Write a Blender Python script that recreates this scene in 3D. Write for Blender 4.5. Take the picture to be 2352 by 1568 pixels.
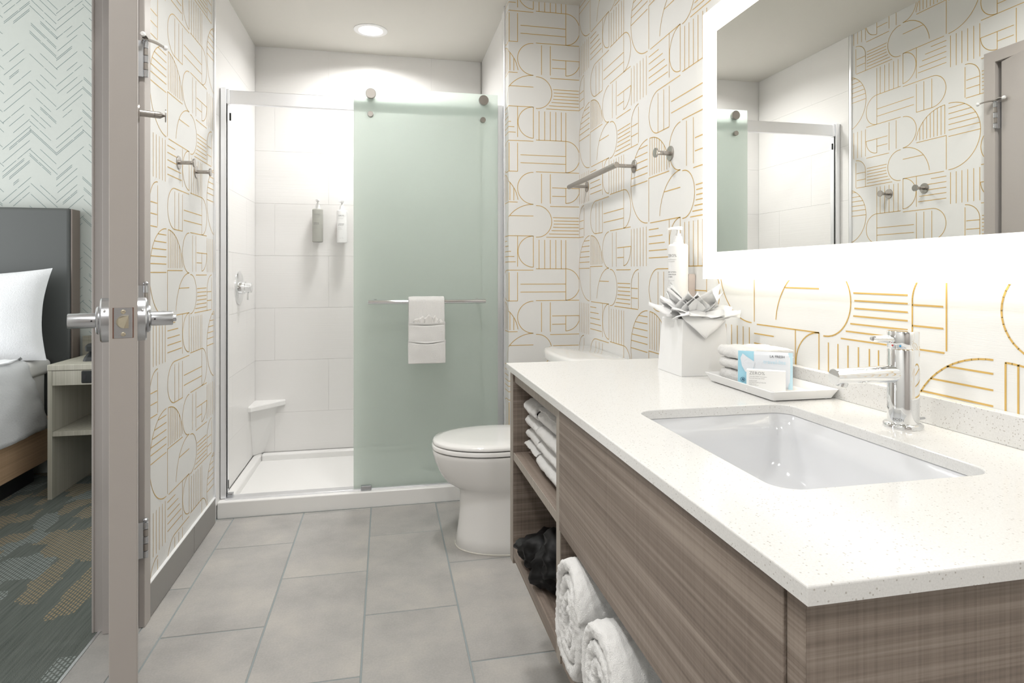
import bpy, bmesh, math, random
from mathutils import Vector, Matrix, noise
random.seed(7)
S = bpy.context.scene
COL = S.collection
PI = math.pi
for o in list(bpy.data.objects): bpy.data.objects.remove(o)

# ------------------------------------------------------------------ camera, world, exposure
THETA, FPX, EYE = 0.206143, 1387.0, 1.13
cam = bpy.data.cameras.new('camera'); camo = bpy.data.objects.new('camera', cam); COL.objects.link(camo)
cam.sensor_width = 36.0; cam.lens = 36.0 * FPX / 2352.0
cam.shift_y = -(784 - 628.15) / 2352.0
cam.clip_start = 0.02
camo.location = (0, 0, EYE); camo.rotation_euler = (PI / 2, 0, -THETA)
S.camera = camo
w = bpy.data.worlds.new('world'); S.world = w; w.use_nodes = True
w.node_tree.nodes['Background'].inputs[0].default_value = (0.93, 0.96, 1.0, 1)
w.node_tree.nodes['Background'].inputs[1].default_value = 0.6
S.view_settings.view_transform = 'Standard'; S.view_settings.look = 'None'
S.view_settings.gamma = 1; S.view_settings.use_curve_mapping = False
S.view_settings.exposure = 0.33

def area_light(name, loc, rot, size, size_y, power, color, shape='RECTANGLE', spread=PI, parent=None):
    l = bpy.data.lights.new(name, 'AREA'); l.shape = shape; l.size = size
    if shape in ('RECTANGLE', 'ELLIPSE'): l.size_y = size_y
    l.energy = power; l.color = color; l.spread = spread
    o = bpy.data.objects.new(name, l); COL.objects.link(o); o.location = loc; o.rotation_euler = rot
    if parent: o.parent = parent
    return o
# added area light that brightens the bedroom; no window is built
area_light('bedroom_fill_light', (-4.3, 2.2, 1.5), (0, -PI / 2, 0), 1.8, 2.6, 95, (0.97, 0.99, 1.0))

# room planes (metres)
XL, XR, YW, YB, ZC = -0.7655, 0.9555, 2.915, 3.824, 2.482
XO = -0.893          # bedroom side of the bathroom wall
YN = -1.5           # wall behind the camera
SX1 = 0.596          # shower right wall
BY = 3.90            # bedroom far wall

# ------------------------------------------------------------------ materials
def new_mat(name):
    m = bpy.data.materials.new(name); m.use_nodes = True
    return m, m.node_tree, m.node_tree.nodes['Principled BSDF']
def simple(name, col, rough=0.5, metal=0.0, coat=0.0, spec=None, sheen=0.0):
    m, t, b = new_mat(name)
    b.inputs['Base Color'].default_value = (*col, 1); b.inputs['Roughness'].default_value = rough
    b.inputs['Metallic'].default_value = metal; b.inputs['Coat Weight'].default_value = coat
    if spec is not None: b.inputs['Specular IOR Level'].default_value = spec
    if sheen: b.inputs['Sheen Weight'].default_value = sheen; b.inputs['Sheen Roughness'].default_value = .6
    return m
def N(t, typ, **kw):
    n = t.nodes.new(typ)
    for k, v in kw.items(): setattr(n, k, v)
    return n
def coords(t, scale, kind='Object', loc=(0, 0, 0)):
    tc = N(t, 'ShaderNodeTexCoord'); mp = N(t, 'ShaderNodeMapping')
    mp.inputs['Scale'].default_value = scale; mp.inputs['Location'].default_value = loc
    t.links.new(tc.outputs[kind], mp.inputs['Vector']); return mp.outputs['Vector']
def noise_n(t, vec, scale, detail=3, rough=.55):
    n = N(t, 'ShaderNodeTexNoise'); n.inputs['Scale'].default_value = scale
    n.inputs['Detail'].default_value = detail; n.inputs['Roughness'].default_value = rough
    t.links.new(vec, n.inputs['Vector']); return n.outputs['Fac']
def ramp(t, fac, stops):
    r = N(t, 'ShaderNodeValToRGB'); e = r.color_ramp.elements
    while len(e) < len(stops): e.new(.5)
    for i, (p, c) in enumerate(stops): e[i].position = p; e[i].color = (*c, 1) if len(c) == 3 else c
    t.links.new(fac, r.inputs['Fac']); return r.outputs['Color']
def bump(t, b, h, strength=.3, dist=.001):
    n = N(t, 'ShaderNodeBump'); n.inputs['Strength'].default_value = strength; n.inputs['Distance'].default_value = dist
    t.links.new(h, n.inputs['Height']); t.links.new(n.outputs['Normal'], b.inputs['Normal'])
def mathn(t, op, a, b=None, c=None):
    n = N(t, 'ShaderNodeMath', operation=op)
    for i, v in enumerate((a, b, c)):
        if v is None: continue
        if isinstance(v, (int, float)): n.inputs[i].default_value = v
        else: t.links.new(v, n.inputs[i])
    return n.outputs[0]
def mixc(t, fac, a, b, mode='MIX'):
    n = N(t, 'ShaderNodeMix', data_type='RGBA', blend_type=mode)
    if isinstance(fac, (int, float)): n.inputs[0].default_value = fac
    else: t.links.new(fac, n.inputs[0])
    for i, v in ((6, a), (7, b)):
        if isinstance(v, tuple): n.inputs[i].default_value = (*v, 1)
        else: t.links.new(v, n.inputs[i])
    return n.outputs[2]

def m_wallpaper():
    m, t, b = new_mat('wallpaper'); b.inputs['Base Color'].default_value = (.77, .77, .755, 1); b.inputs['Roughness'].default_value = .75
    v = coords(t, (25, 25, 900)); f = noise_n(t, v, 1.0, 2); bump(t, b, f, .25, .0006); return m
def m_paint(name, col, rough=.6):
    m, t, b = new_mat(name); b.inputs['Base Color'].default_value = (*col, 1); b.inputs['Roughness'].default_value = rough
    f = noise_n(t, coords(t, (1, 1, 1)), 350, 2); bump(t, b, f, .08, .0005); return m
def m_tile():
    m, t, b = new_mat('porcelain_floor_tile')
    oi = N(t, 'ShaderNodeObjectInfo'); tc = N(t, 'ShaderNodeTexCoord')
    add = N(t, 'ShaderNodeVectorMath', operation='ADD'); mul = N(t, 'ShaderNodeVectorMath', operation='SCALE')
    cmb = N(t, 'ShaderNodeCombineXYZ'); t.links.new(oi.outputs['Random'], cmb.inputs[0]); t.links.new(oi.outputs['Random'], cmb.inputs[1])
    t.links.new(cmb.outputs[0], mul.inputs[0]); mul.inputs['Scale'].default_value = 37
    t.links.new(tc.outputs['Object'], add.inputs[0]); t.links.new(mul.outputs[0], add.inputs[1])
    f1 = noise_n(t, add.outputs[0], 4.5, 5, .6); f2 = noise_n(t, add.outputs[0], 160, 2)
    c = ramp(t, f1, [(.28, (.335, .325, .315)), (.5, (.425, .412, .396)), (.72, (.52, .495, .46))])
    c2 = mixc(t, .12, c, ramp(t, f2, [(.3, (.2, .2, .19)), (.7, (.6, .58, .55))]))
    t.links.new(c2, b.inputs['Base Color']); b.inputs['Roughness'].default_value = .42; bump(t, b, f2, .1, .0006); return m
def m_wood(name, axis, dark, mid, light, cross=.35):
    m, t, b = new_mat(name)
    al, ac = .9, 80.0
    sc = {'X': (al, ac, ac), 'Y': (ac, al, ac), 'Z': (ac, ac, al)}[axis]
    f = noise_n(t, coords(t, sc), 1.0, 6, .62)
    sc2 = tuple(s * 3.3 for s in sc); f2 = noise_n(t, coords(t, sc2), 1.0, 3)
    ff = mathn(t, 'ADD', mathn(t, 'MULTIPLY', f, .7), mathn(t, 'MULTIPLY', f2, .3))
    c = ramp(t, ff, [(.36, dark), (.5, mid), (.64, light)])
    cr = {'X': (320, 320, 1.2), 'Y': (1.2, 320, 1.2), 'Z': (320, 1.2, 1.2)}[axis]
    f3 = noise_n(t, coords(t, cr), 1.0, 2)
    c = mixc(t, cross, c, ramp(t, f3, [(.35, tuple(x * .72 for x in dark)), (.62, light)]), 'MIX')
    t.links.new(c, b.inputs['Base Color']); b.inputs['Roughness'].default_value = .5; bump(t, b, ff, .1, .0006); return m
def m_quartz():
    m, t, b = new_mat('quartz')
    v = coords(t, (1, 1, 1)); vo = N(t, 'ShaderNodeTexVoronoi'); vo.inputs['Scale'].default_value = 290
    t.links.new(v, vo.inputs['Vector'])
    sep = N(t, 'ShaderNodeSeparateColor'); t.links.new(vo.outputs['Color'], sep.inputs[0])
    dot = mathn(t, 'LESS_THAN', vo.outputs['Distance'], .30); pick = mathn(t, 'GREATER_THAN', sep.outputs[0], .84)
    f = noise_n(t, v, 500, 2)
    base = ramp(t, f, [(.3, (.70, .695, .68)), (.6, (.765, .76, .745))])
    c = mixc(t, mathn(t, 'MULTIPLY', mathn(t, 'MULTIPLY', dot, pick), .70), base, (.42, .39, .35))
    t.links.new(c, b.inputs['Base Color']); b.inputs['Roughness'].default_value = .16; return m
def m_terry(name='terry_cloth', col=(.86, .855, .84), sc=520):
    m, t, b = new_mat(name); b.inputs['Base Color'].default_value = (*col, 1); b.inputs['Roughness'].default_value = .95
    b.inputs['Sheen Weight'].default_value = .25
    v = coords(t, (1, 1, 1)); f = noise_n(t, v, sc, 3, .7); bump(t, b, f, .85, .003); return m
def m_shower_tile():
    m, t, b = new_mat('white_shower_tile'); b.inputs['Base Color'].default_value = (.85, .84, .825, 1); b.inputs['Roughness'].default_value = .3
    f = noise_n(t, coords(t, (2, 2, 190)), 1.0, 2); bump(t, b, f, .3, .0012); return m
def m_frosted():
    m, t, b = new_mat('frosted_glass'); out = t.nodes['Material Output']
    tr = N(t, 'ShaderNodeBsdfTranslucent'); tr.inputs[0].default_value = (.92, .97, .935, 1)
    di = N(t, 'ShaderNodeBsdfDiffuse'); di.inputs[0].default_value = (.74, .805, .76, 1)
    rf = N(t, 'ShaderNodeBsdfRefraction'); rf.inputs['Color'].default_value = (.94, .985, .96, 1); rf.inputs['Roughness'].default_value = .32; rf.inputs['IOR'].default_value = 1.03
    m1 = N(t, 'ShaderNodeMixShader'); m1.inputs[0].default_value = .25; t.links.new(tr.outputs[0], m1.inputs[1]); t.links.new(di.outputs[0], m1.inputs[2])
    m2 = N(t, 'ShaderNodeMixShader'); m2.inputs[0].default_value = .38; t.links.new(m1.outputs[0], m2.inputs[1]); t.links.new(rf.outputs[0], m2.inputs[2])
    gl = N(t, 'ShaderNodeBsdfGlossy'); gl.inputs['Roughness'].default_value = .3
    m3 = N(t, 'ShaderNodeMixShader'); m3.inputs[0].default_value = .03; t.links.new(m2.outputs[0], m3.inputs[1]); t.links.new(gl.outputs[0], m3.inputs[2])
    t.links.new(m3.outputs[0], out.inputs['Surface']); return m
def m_clear():
    m, t, b = new_mat('clear_glass'); out = t.nodes['Material Output']
    tr = N(t, 'ShaderNodeBsdfTransparent'); tr.inputs[0].default_value = (.985, .995, .99, 1); gl = N(t, 'ShaderNodeBsdfGlossy'); gl.inputs['Roughness'].default_value = .02
    fr_ = N(t, 'ShaderNodeFresnel'); mx = N(t, 'ShaderNodeMixShader'); t.links.new(fr_.outputs[0], mx.inputs[0]); t.links.new(tr.outputs[0], mx.inputs[1]); t.links.new(gl.outputs[0], mx.inputs[2])
    t.links.new(mx.outputs[0], out.inputs['Surface']); return m
def m_emit(name, col, s):
    m = bpy.data.materials.new(name); m.use_nodes = True; t = m.node_tree
    t.nodes.remove(t.nodes['Principled BSDF']); e = N(t, 'ShaderNodeEmission'); e.inputs[0].default_value = (*col, 1); e.inputs[1].default_value = s
    t.links.new(e.outputs[0], t.nodes['Material Output'].inputs[0]); return m
def m_carpet():
    m, t, b = new_mat('carpet'); b.inputs['Roughness'].default_value = 1.0
    v = coords(t, (1, 1, 1)); f = noise_n(t, coords(t, (130, 5, 1)), 1.0, 3); f2 = noise_n(t, v, 420, 2)
    big = noise_n(t, v, 1.6, 2)
    base = ramp(t, mathn(t, 'ADD', mathn(t, 'MULTIPLY', f, .6), mathn(t, 'MULTIPLY', f2, .4)), [(.33, (.075, .088, .08)), (.5, (.165, .185, .17)), (.7, (.25, .27, .25))])
    base = mixc(t, mathn(t, 'MULTIPLY', big, .5), base, (.135, .16, .143))
    sep = N(t, 'ShaderNodeSeparateXYZ'); t.links.new(v, sep.inputs[0])
    row = mathn(t, 'DIVIDE', sep.outputs[0], .011); odd = mathn(t, 'MULTIPLY', mathn(t, 'FLOORED_MODULO', mathn(t, 'FLOOR', row), 2.0), .5)
    fx = mathn(t, 'LESS_THAN', mathn(t, 'FRACT', row), .55)
    fy = mathn(t, 'LESS_THAN', mathn(t, 'FRACT', mathn(t, 'ADD', mathn(t, 'DIVIDE', sep.outputs[1], .020), odd)), .72)
    dash = mathn(t, 'MULTIPLY', fx, fy)
    vo = N(t, 'ShaderNodeTexVoronoi', distance='CHEBYCHEV'); vo.inputs['Scale'].default_value = 1.0; vo.inputs['Randomness'].default_value = .9
    t.links.new(coords(t, (12, 6.2, 1), loc=(.4, .2, 0)), vo.inputs['Vector'])
    sc = N(t, 'ShaderNodeSeparateColor'); t.links.new(vo.outputs['Color'], sc.inputs[0])
    tan = mathn(t, 'GREATER_THAN', sc.outputs[0], .70); gry = mathn(t, 'GREATER_THAN', sc.outputs[1], .72)
    c = mixc(t, mathn(t, 'MULTIPLY', dash, gry), base, (.36, .40, .39))
    c = mixc(t, mathn(t, 'MULTIPLY', dash, tan), c, (.44, .34, .21))
    t.links.new(c, b.inputs['Base Color']); bump(t, b, f2, .8, .004); return m

WP = m_wallpaper()
GOLD = simple('gold_print', (.63, .405, .11), .5)
CEIL = m_paint('ceiling_paint', (.68, .66, .61), .8)
TAUPE = m_paint('taupe_enamel', (.44, .405, .38), .38)
TILE = m_tile()
GROUT = m_paint('grout', (.30, .34, .345), .8)
BASETILE = m_paint('baseboard_tile', (.30, .29, .275), .45)
NICKEL = simple('brushed_nickel', (.42, .395, .37), .30, 1.0)
STEEL = simple('satin_steel', (.56, .575, .60), .27, 1.0)
CHROME = simple('chrome', (.86, .87, .88), .05, 1.0)
ALU = simple('polished_aluminium', (.93, .94, .97), .34, 1.0)
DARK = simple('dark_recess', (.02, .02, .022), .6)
BLACKRUB = simple('black_rubber', (.012, .014, .014), .6)
SHTILE = m_shower_tile()
ACRYL = simple('white_acrylic', (.88, .875, .86), .3)
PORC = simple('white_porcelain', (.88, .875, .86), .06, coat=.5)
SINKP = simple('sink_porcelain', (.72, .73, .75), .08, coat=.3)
QUARTZ = m_quartz()
WD, WM, WLT = (.138, .105, .084), (.225, .180, .148), (.345, .288, .243)
WOODY = m_wood('laminate_grain_along_wall', 'Y', WD, WM, WLT, .10)
WOODX = m_wood('laminate_grain_across', 'X', WD, WM, WLT, .20)
EDGE = m_wood('laminate_edge', 'Z', (.30, .265, .225), (.36, .32, .275), (.42, .375, .325), .15)
FROST = m_frosted(); CLEAR = m_clear()
MIRROR = simple('mirror_silver', (.87, .875, .855), .0, 1.0)
TERRY = m_terry()
TERRY2 = m_terry('terry_band', (.85, .845, .83), 1300)
WHITEPL = simple('white_plastic', (.84, .84, .835), .35)
GREYPL = simple('grey_plastic', (.40, .40, .365), .45)
INK = simple('black_ink', (.035, .035, .04), .6)
GREYINK = simple('grey_ink', (.33, .33, .32), .6)
PAPER = simple('white_paper', (.88, .88, .87), .7)
TISSUE, _t, _b = new_mat('tissue_paper')
_d = N(_t, 'ShaderNodeBsdfDiffuse'); _d.inputs[0].default_value = (.95, .95, .945, 1); _r = N(_t, 'ShaderNodeBsdfTranslucent'); _r.inputs[0].default_value = (.92, .92, .91, 1)
_m = N(_t, 'ShaderNodeMixShader'); _m.inputs[0].default_value = .06; _t.links.new(_d.outputs[0], _m.inputs[1]); _t.links.new(_r.outputs[0], _m.inputs[2]); _t.links.new(_m.outputs[0], _t.nodes['Material Output'].inputs[0])
SKYBLUE = simple('sky_blue_print', (.36, .66, .80), .35)
SILVERP = simple('silver_white_film', (.76, .79, .84), .3)
LIGHTBLUE = simple('pale_blue_print', (.55, .76, .86), .4)
BEDWALL = m_paint('sage_wallpaper', (.49, .515, .485), .8)
TEAL = simple('teal_print', (.11, .175, .185), .7)
CARPET = m_carpet()
HEADB = simple('charcoal_upholstery', (.075, .080, .078), .55)
HPIPE = simple('brown_trim', (.16, .13, .11), .5)
LINEN = m_terry('white_linen', (.80, .81, .83), 150)
SHEET = simple('white_sheet', (.78, .77, .75), .85)
QUILT = m_terry('quilted_white', (.80, .81, .83), 90)
OAK = m_wood('light_oak', 'Z', (.40, .38, .31), (.47, .45, .38), (.53, .51, .44), .25)
OAKG = m_wood('grey_oak', 'X', (.22, .21, .165), (.30, .28, .225), (.36, .34, .28), .35)
BEDWOOD = m_wood('honey_wood', 'Y', (.50, .33, .20), (.62, .42, .26), (.70, .50, .33), .1)
SATIN = simple('black_satin', (.0025, .0025, .003), .5, spec=.3)
BRASSY = simple('warm_latch_metal', (.62, .56, .44), .3, 1.0)
ROSE = simple('rose_silver_plastic', (.66, .58, .54), .25, .7)
EMIT_M = m_emit('mirror_led', (1.0, .985, .905), 1.35)
EMIT_B = m_emit('mirror_backlight', (1.0, .93, .80), 12.0)
EMIT_D = m_emit('downlight_lens', (1.0, .96, .90), 12.0)
GREEN = simple('glass_edge', (.45, .62, .53), .15)

# ------------------------------------------------------------------ mesh helpers
def bm_new(): return bmesh.new()
def box(bm, x0, x1, y0, y1, z0, z1, bev=0.0, seg=2):
    r = bmesh.ops.create_cube(bm, size=1.0)
    vs = r['verts']
    for v in vs:
        v.co = Vector(((x0 + x1) / 2 + v.co.x * (x1 - x0), (y0 + y1) / 2 + v.co.y * (y1 - y0), (z0 + z1) / 2 + v.co.z * (z1 - z0)))
    if bev:
        es = list({e for v in vs for e in v.link_edges})
        bmesh.ops.bevel(bm, geom=es, offset=bev, segments=seg, affect='EDGES', profile=.5)
    return bm
def B(*a, **k): return box(bm_new(), *a, **k)
def tube(bm, p0, p1, r0, r1=None, n=20, cap=True):
    r1 = r0 if r1 is None else r1
    p0, p1 = Vector(p0), Vector(p1); d = (p1 - p0)
    q = d.to_track_quat('Z', 'Y'); L = d.length
    rings = []
    for z, r in ((0, r0), (L, r1)):
        rings.append([bm.verts.new(p0 + q @ Vector((r * math.cos(2 * PI * i / n), r * math.sin(2 * PI * i / n), z))) for i in range(n)])
    for i in range(n):
        f = bm.faces.new((rings[0][i], rings[0][(i + 1) % n], rings[1][(i + 1) % n], rings[1][i])); f.smooth = True
    if cap:
        bm.faces.new(list(reversed(rings[0]))); bm.faces.new(rings[1])
    return bm
def lathe(bm, p0, axis, prof, n=32):
    """prof: list of (distance along axis, radius); sharp where repeated"""
    p0 = Vector(p0); q = Vector(axis).normalized().to_track_quat('Z', 'Y'); rings = []
    for z, r in prof:
        if r < 1e-6: rings.append([bm.verts.new(p0 + q @ Vector((0, 0, z)))]); continue
        rings.append([bm.verts.new(p0 + q @ Vector((r * math.cos(2 * PI * i / n), r * math.sin(2 * PI * i / n), z))) for i in range(n)])
    for a, b in zip(rings, rings[1:]):
        for i in range(n):
            j = (i + 1) % n
            if len(a) == 1 and len(b) == 1: continue
            if len(a) == 1: f = bm.faces.new((a[0], b[j], b[i]))
            elif len(b) == 1: f = bm.faces.new((a[i], a[j], b[0]))
            else: f = bm.faces.new((a[i], a[j], b[j], b[i]))
            f.smooth = True
    for rg, rev in ((rings[0], True), (rings[-1], False)):
        if len(rg) > 1: bm.faces.new(list(reversed(rg)) if rev else rg)
    return bm
def loft(bm, loops, cap0=True, cap1=True, smooth=True):
    rs = [[bm.verts.new(Vector(p)) for p in lp] for lp in loops]; n = len(rs[0])
    for a, b in zip(rs, rs[1:]):
        for i in range(n):
            j = (i + 1) % n
            f = bm.faces.new((a[i], a[j], b[j], b[i])); f.smooth = smooth
    if cap0: bm.faces.new(list(reversed(rs[0])))
    if cap1: bm.faces.new(rs[-1])
    return bm
def rrect(x0, x1, y0, y1, r, z, n=6):
    pts = []
    for cx, cy, a0 in ((x1 - r, y1 - r, 0), (x0 + r, y1 - r, PI / 2), (x0 + r, y0 + r, PI), (x1 - r, y0 + r, 1.5 * PI)):
        for i in range(n + 1):
            a = a0 + i * PI / 2 / n; pts.append((cx + r * math.cos(a), cy + r * math.sin(a), z))
    return pts
def finish(bm, weld=True):
    if weld: bmesh.ops.remove_doubles(bm, verts=bm.verts, dist=1e-6)
    bmesh.ops.recalc_face_normals(bm, faces=bm.faces)
def set_smooth(me, angle=35):
    for p in me.polygons: p.use_smooth = True
    try: me.set_sharp_from_angle(angle=math.radians(angle))
    except Exception: pass
def mesh_from(name, bm, mat, smooth=None):
    if not bm.faces: raise RuntimeError(name)
    finish(bm); me = bpy.data.meshes.new(name); bm.to_mesh(me); bm.free()
    if smooth: set_smooth(me, smooth)
    me.materials.append(mat); return me
def tag(o, label=None, cat=None, group=None, kind=None):
    if label: o['label'] = label
    if cat: o['category'] = cat
    if group: o['group'] = group
    if kind: o['kind'] = kind
    return o
def thing(name, label, cat, loc=(0, 0, 0), rotz=0, group=None, kind=None):
    o = bpy.data.objects.new(name, None); COL.objects.link(o); o.empty_display_size = .05
    o.location = loc; o.rotation_euler = (0, 0, rotz)
    return tag(o, label, cat, group, kind)
def origin_of(p):
    v = Vector((0, 0, 0))
    while p: v += p.location; p = p.parent
    return v
def part(name, bm, mat, parent, world=True, smooth=None, label=None, kind=None):
    """mesh child; world=True: the bmesh holds world coordinates and the parents carry no rotation"""
    if world: bmesh.ops.translate(bm, verts=bm.verts, vec=-origin_of(parent))
    o = bpy.data.objects.new(name, mesh_from(name, bm, mat, smooth)); COL.objects.link(o); o.parent = parent
    return tag(o, label, kind=kind)
def solo(name, bm, mat, label, cat, group=None, kind=None, smooth=None):
    xs = [v.co for v in bm.verts]
    mn = Vector((min(v.x for v in xs), min(v.y for v in xs), min(v.z for v in xs))); mx = Vector((max(v.x for v in xs), max(v.y for v in xs), max(v.z for v in xs)))
    loc = Vector(((mn.x + mx.x) / 2, (mn.y + mx.y) / 2, mn.z))
    bmesh.ops.translate(bm, verts=bm.verts, vec=-loc)
    o = bpy.data.objects.new(name, mesh_from(name, bm, mat, smooth)); COL.objects.link(o); o.location = loc
    return tag(o, label, cat, group, kind)
def struct(name, bm, mat, label=None, cat=None):
    o = bpy.data.objects.new(name, mesh_from(name, bm, mat)); COL.objects.link(o); o['kind'] = 'structure'
    return tag(o, label, cat)
def copy_tree(o, parent=None):
    c = o.copy(); COL.objects.link(c); c.parent = parent
    for ch in list(o.children): copy_tree(ch, c)
    return c
def text_mesh(s, size, align='LEFT', squeeze=1.0):
    cu = bpy.data.curves.new('lettering', 'FONT'); cu.body = s; cu.size = size; cu.align_x = align; cu.resolution_u = 2
    o = bpy.data.objects.new('lettering_source', cu); COL.objects.link(o)
    dg = bpy.context.evaluated_depsgraph_get(); dg.update()
    me = bpy.data.meshes.new_from_object(o.evaluated_get(dg)); bpy.data.objects.remove(o)
    bm = bm_new(); bm.from_mesh(me); bpy.data.meshes.remove(me)
    for v in bm.verts: v.co.x *= squeeze
    return bm
def map_bm(bm, fn):
    for v in bm.verts: v.co = Vector(fn(v.co.x, v.co.y, v.co.z))
    return bm
def merge(dst, src):
    me = bpy.data.meshes.new('tmp'); src.to_mesh(me); src.free(); dst.from_mesh(me); bpy.data.meshes.remove(me); return dst

def jitter(bm, amp, freq, seed=0.0):
    for v in bm.verts:
        n = noise.noise_vector(v.co * freq + Vector((seed, seed * 1.7, seed * .3)))
        v.co += n * amp
    return bm
def ribbon(path, thick, slices, place):
    """thick 2-D path swept through slices; place(a, b, s) -> 3-D; the two ends of the sweep are rounded"""
    n = len(path); L, Rr = [], []
    for i in range(n):
        a = Vector(path[max(i - 1, 0)]); b = Vector(path[min(i + 1, n - 1)]); d = (b - a).normalized(); nr = Vector((-d.y, d.x))
        p = Vector(path[i]); e = 1.0
        if i == 0 or i == n - 1: e = .45
        L.append((p, nr * thick / 2 * e))
    bm = bm_new(); rings = []
    for k, (s, f) in enumerate(slices):
        ring = []
        for p, o in L: q = p + o * f; ring.append(bm.verts.new(Vector(place(q.x, q.y, s))))
        for p, o in reversed(L): q = p - o * f; ring.append(bm.verts.new(Vector(place(q.x, q.y, s))))
        rings.append(ring)
    m = 2 * n
    for a, b in zip(rings, rings[1:]):
        for i in range(m):
            j = (i + 1) % m; f = bm.faces.new((a[i], a[j], b[j], b[i])); f.smooth = True
    for rg in (rings[0], rings[-1]):
        for i in range(n - 1):
            bm.faces.new((rg[i], rg[i + 1], rg[m - 2 - i], rg[m - 1 - i])).smooth = True
    return bm
def spiral(turns, r0, r1, sx=1.0, sz=1.0, n=26, start=0.0):
    pts = []; tot = int(turns * n)
    for i in range(tot + 1):
        t = i / tot; a = start + 2 * PI * turns * t; r = r0 + (r1 - r0) * t
        pts.append((r * math.cos(a) * sx, r * math.sin(a) * sz))
    return pts
def slices_round(s0, s1, n, edge=.010):
    L = s1 - s0; out = [(s0, .55), (s0 + edge * .35, .85), (s0 + edge, 1.0)]
    for i in range(1, n): out.append((s0 + edge + (L - 2 * edge) * i / n, 1.0))
    return out + [(s1 - edge, 1.0), (s1 - edge * .35, .85), (s1, .55)]

FLUFF = bpy.data.textures.new('terry_fluff', 'CLOUDS'); FLUFF.noise_scale = .0075; FLUFF.noise_depth = 2
def fluff(o, lv=2, st=.0045):
    m = o.modifiers.new('smooth', 'SUBSURF'); m.levels = m.render_levels = lv
    d = o.modifiers.new('loops', 'DISPLACE'); d.texture = FLUFF; d.strength = st; d.mid_level = .5; d.texture_coords = 'LOCAL'
    return o

# ------------------------------------------------------------------ wallpaper line print
R = .08; CW = 8.18 * R; CV = 8 * R
def arc(cx, cy, rx, ry, a0, a1, n=22):
    return [(cx + rx * math.cos(math.radians(a0 + (a1 - a0) * i / n)), cy + ry * math.sin(math.radians(a0 + (a1 - a0) * i / n))) for i in range(n + 1)]
def motif():
    P = []; A = P.append     # (u to the right, v downwards) in units of R
    A([(0, 0), (-2.08, 0)] + arc(-2.08, .95, .95, .95, 270, 90) + [(-1, 1.9), (-1, .14)])
    for u in (-2.08, -1.53): A([(u, .14), (u, 1.9)])
    A([(.18, -.085), (2.1, -.085)] + arc(2.1, .9, .92, .985, -90, 90))
    A([(-.81, .87), (2.1, .87)]); A([(-.81, 1.36), (2.1, 1.36)])
    A([(.18, 1.89), (3.0, 1.89)])
    A(arc(0, 2.92, 1.0, .99, 270, 90))
    for u in (.53, 1.09): A([(u, 2.02), (u, 3.84)])
    A([(1.22, 2.86), (3.03, 2.86)]); A([(1.22, 3.38), (2.1, 3.38)])
    A([(2.1, 2.86), (2.1, 3.81)] + arc(2.1, 2.86, .93, .95, 90, 0))
    A(arc(-2.95, 3.92, 2.0, 1.95, 270, 352))
    for k in range(8):
        u = -2.95 + .245 * k; v = 3.92 - 1.95 * math.sqrt(max(0, 1 - ((u + 2.95) / 2.0) ** 2)); A([(u, v), (u, 3.69)])
    A([(-1.0, 3.8), (-3.05, 3.8), (-3.05, 5.8)])
    A(arc(-3.2, 3.9, 1.95, 1.95, 270, 90, 40))
    for v in (2.23, 2.56, 2.88, 3.2, 3.52, 3.89): A([(-3.2 - math.sqrt(1.95 ** 2 - (v - 3.9) ** 2), v), (-3.2, v)])
    for k in range(6): A([(3.08 + .355 * k, 2.02), (3.08 + .355 * k, 3.86)])
    A(arc(0, 5.85, 1.93, 1.93, 270, 186)); A([(-1.5, 4.64), (0, 4.64)])
    A([(.18, 3.99)] + arc(.26, 4.97, .93, .98, -90, 90) + [(.18, 5.95)])
    A([(1.09, 4.02), (3.0, 4.02)])
    for u, v in ((1.28, 4.72), (1.32, 4.92), (1.32, 5.12), (1.28, 5.32), (1.18, 5.53), (1.02, 5.74)): A([(u, v), (2.95, v)])
    A([(.84, 5.95), (3.9, 5.95)])
    A([(3.08, 5.95), (3.08, 4.85)] + arc(3.95, 4.85, .87, .83, 180, 270)); A([(3.95, 4.17), (3.95, 5.9)])
    for v in (4.94, 5.42): A([(3.08, v), (3.87, v)])
    A([(-2.9, 5.88), (0, 5.88), (0, 7.81)] + arc(0, 6.85, .97, .965, 90, 270)); A([(-1, 5.88), (-1, 7.78)])
    for u, v in ((-2.03, 6.19), (-1.63, 6.51), (-1.42, 6.84), (-1.21, 7.16), (-1.12, 7.49)): A([(-3.05, v), (u, v)])
    for u in (.37, .73, 1.09, 1.45, 1.81): A([(u, 6.12), (u, 7.92)])
    A([(2.1, 6.12), (2.1, 9.89)])
    return [[(u * R, v * R) for u, v in p] for p in P]
MOTIF = motif()
def clip(a, b, x0, x1, z0, z1):
    t0, t1 = 0.0, 1.0; dx, dz = b[0] - a[0], b[1] - a[1]
    for p, q in ((-dx, a[0] - x0), (dx, x1 - a[0]), (-dz, a[1] - z0), (dz, z1 - a[1])):
        if abs(p) < 1e-12:
            if q < 0: return None
        else:
            r = q / p
            if p < 0: t0 = max(t0, r)
            else: t1 = min(t1, r)
    if t0 >= t1: return None
    return (a[0] + dx * t0, a[1] + dz * t0), (a[0] + dx * t1, a[1] + dz * t1)
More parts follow.
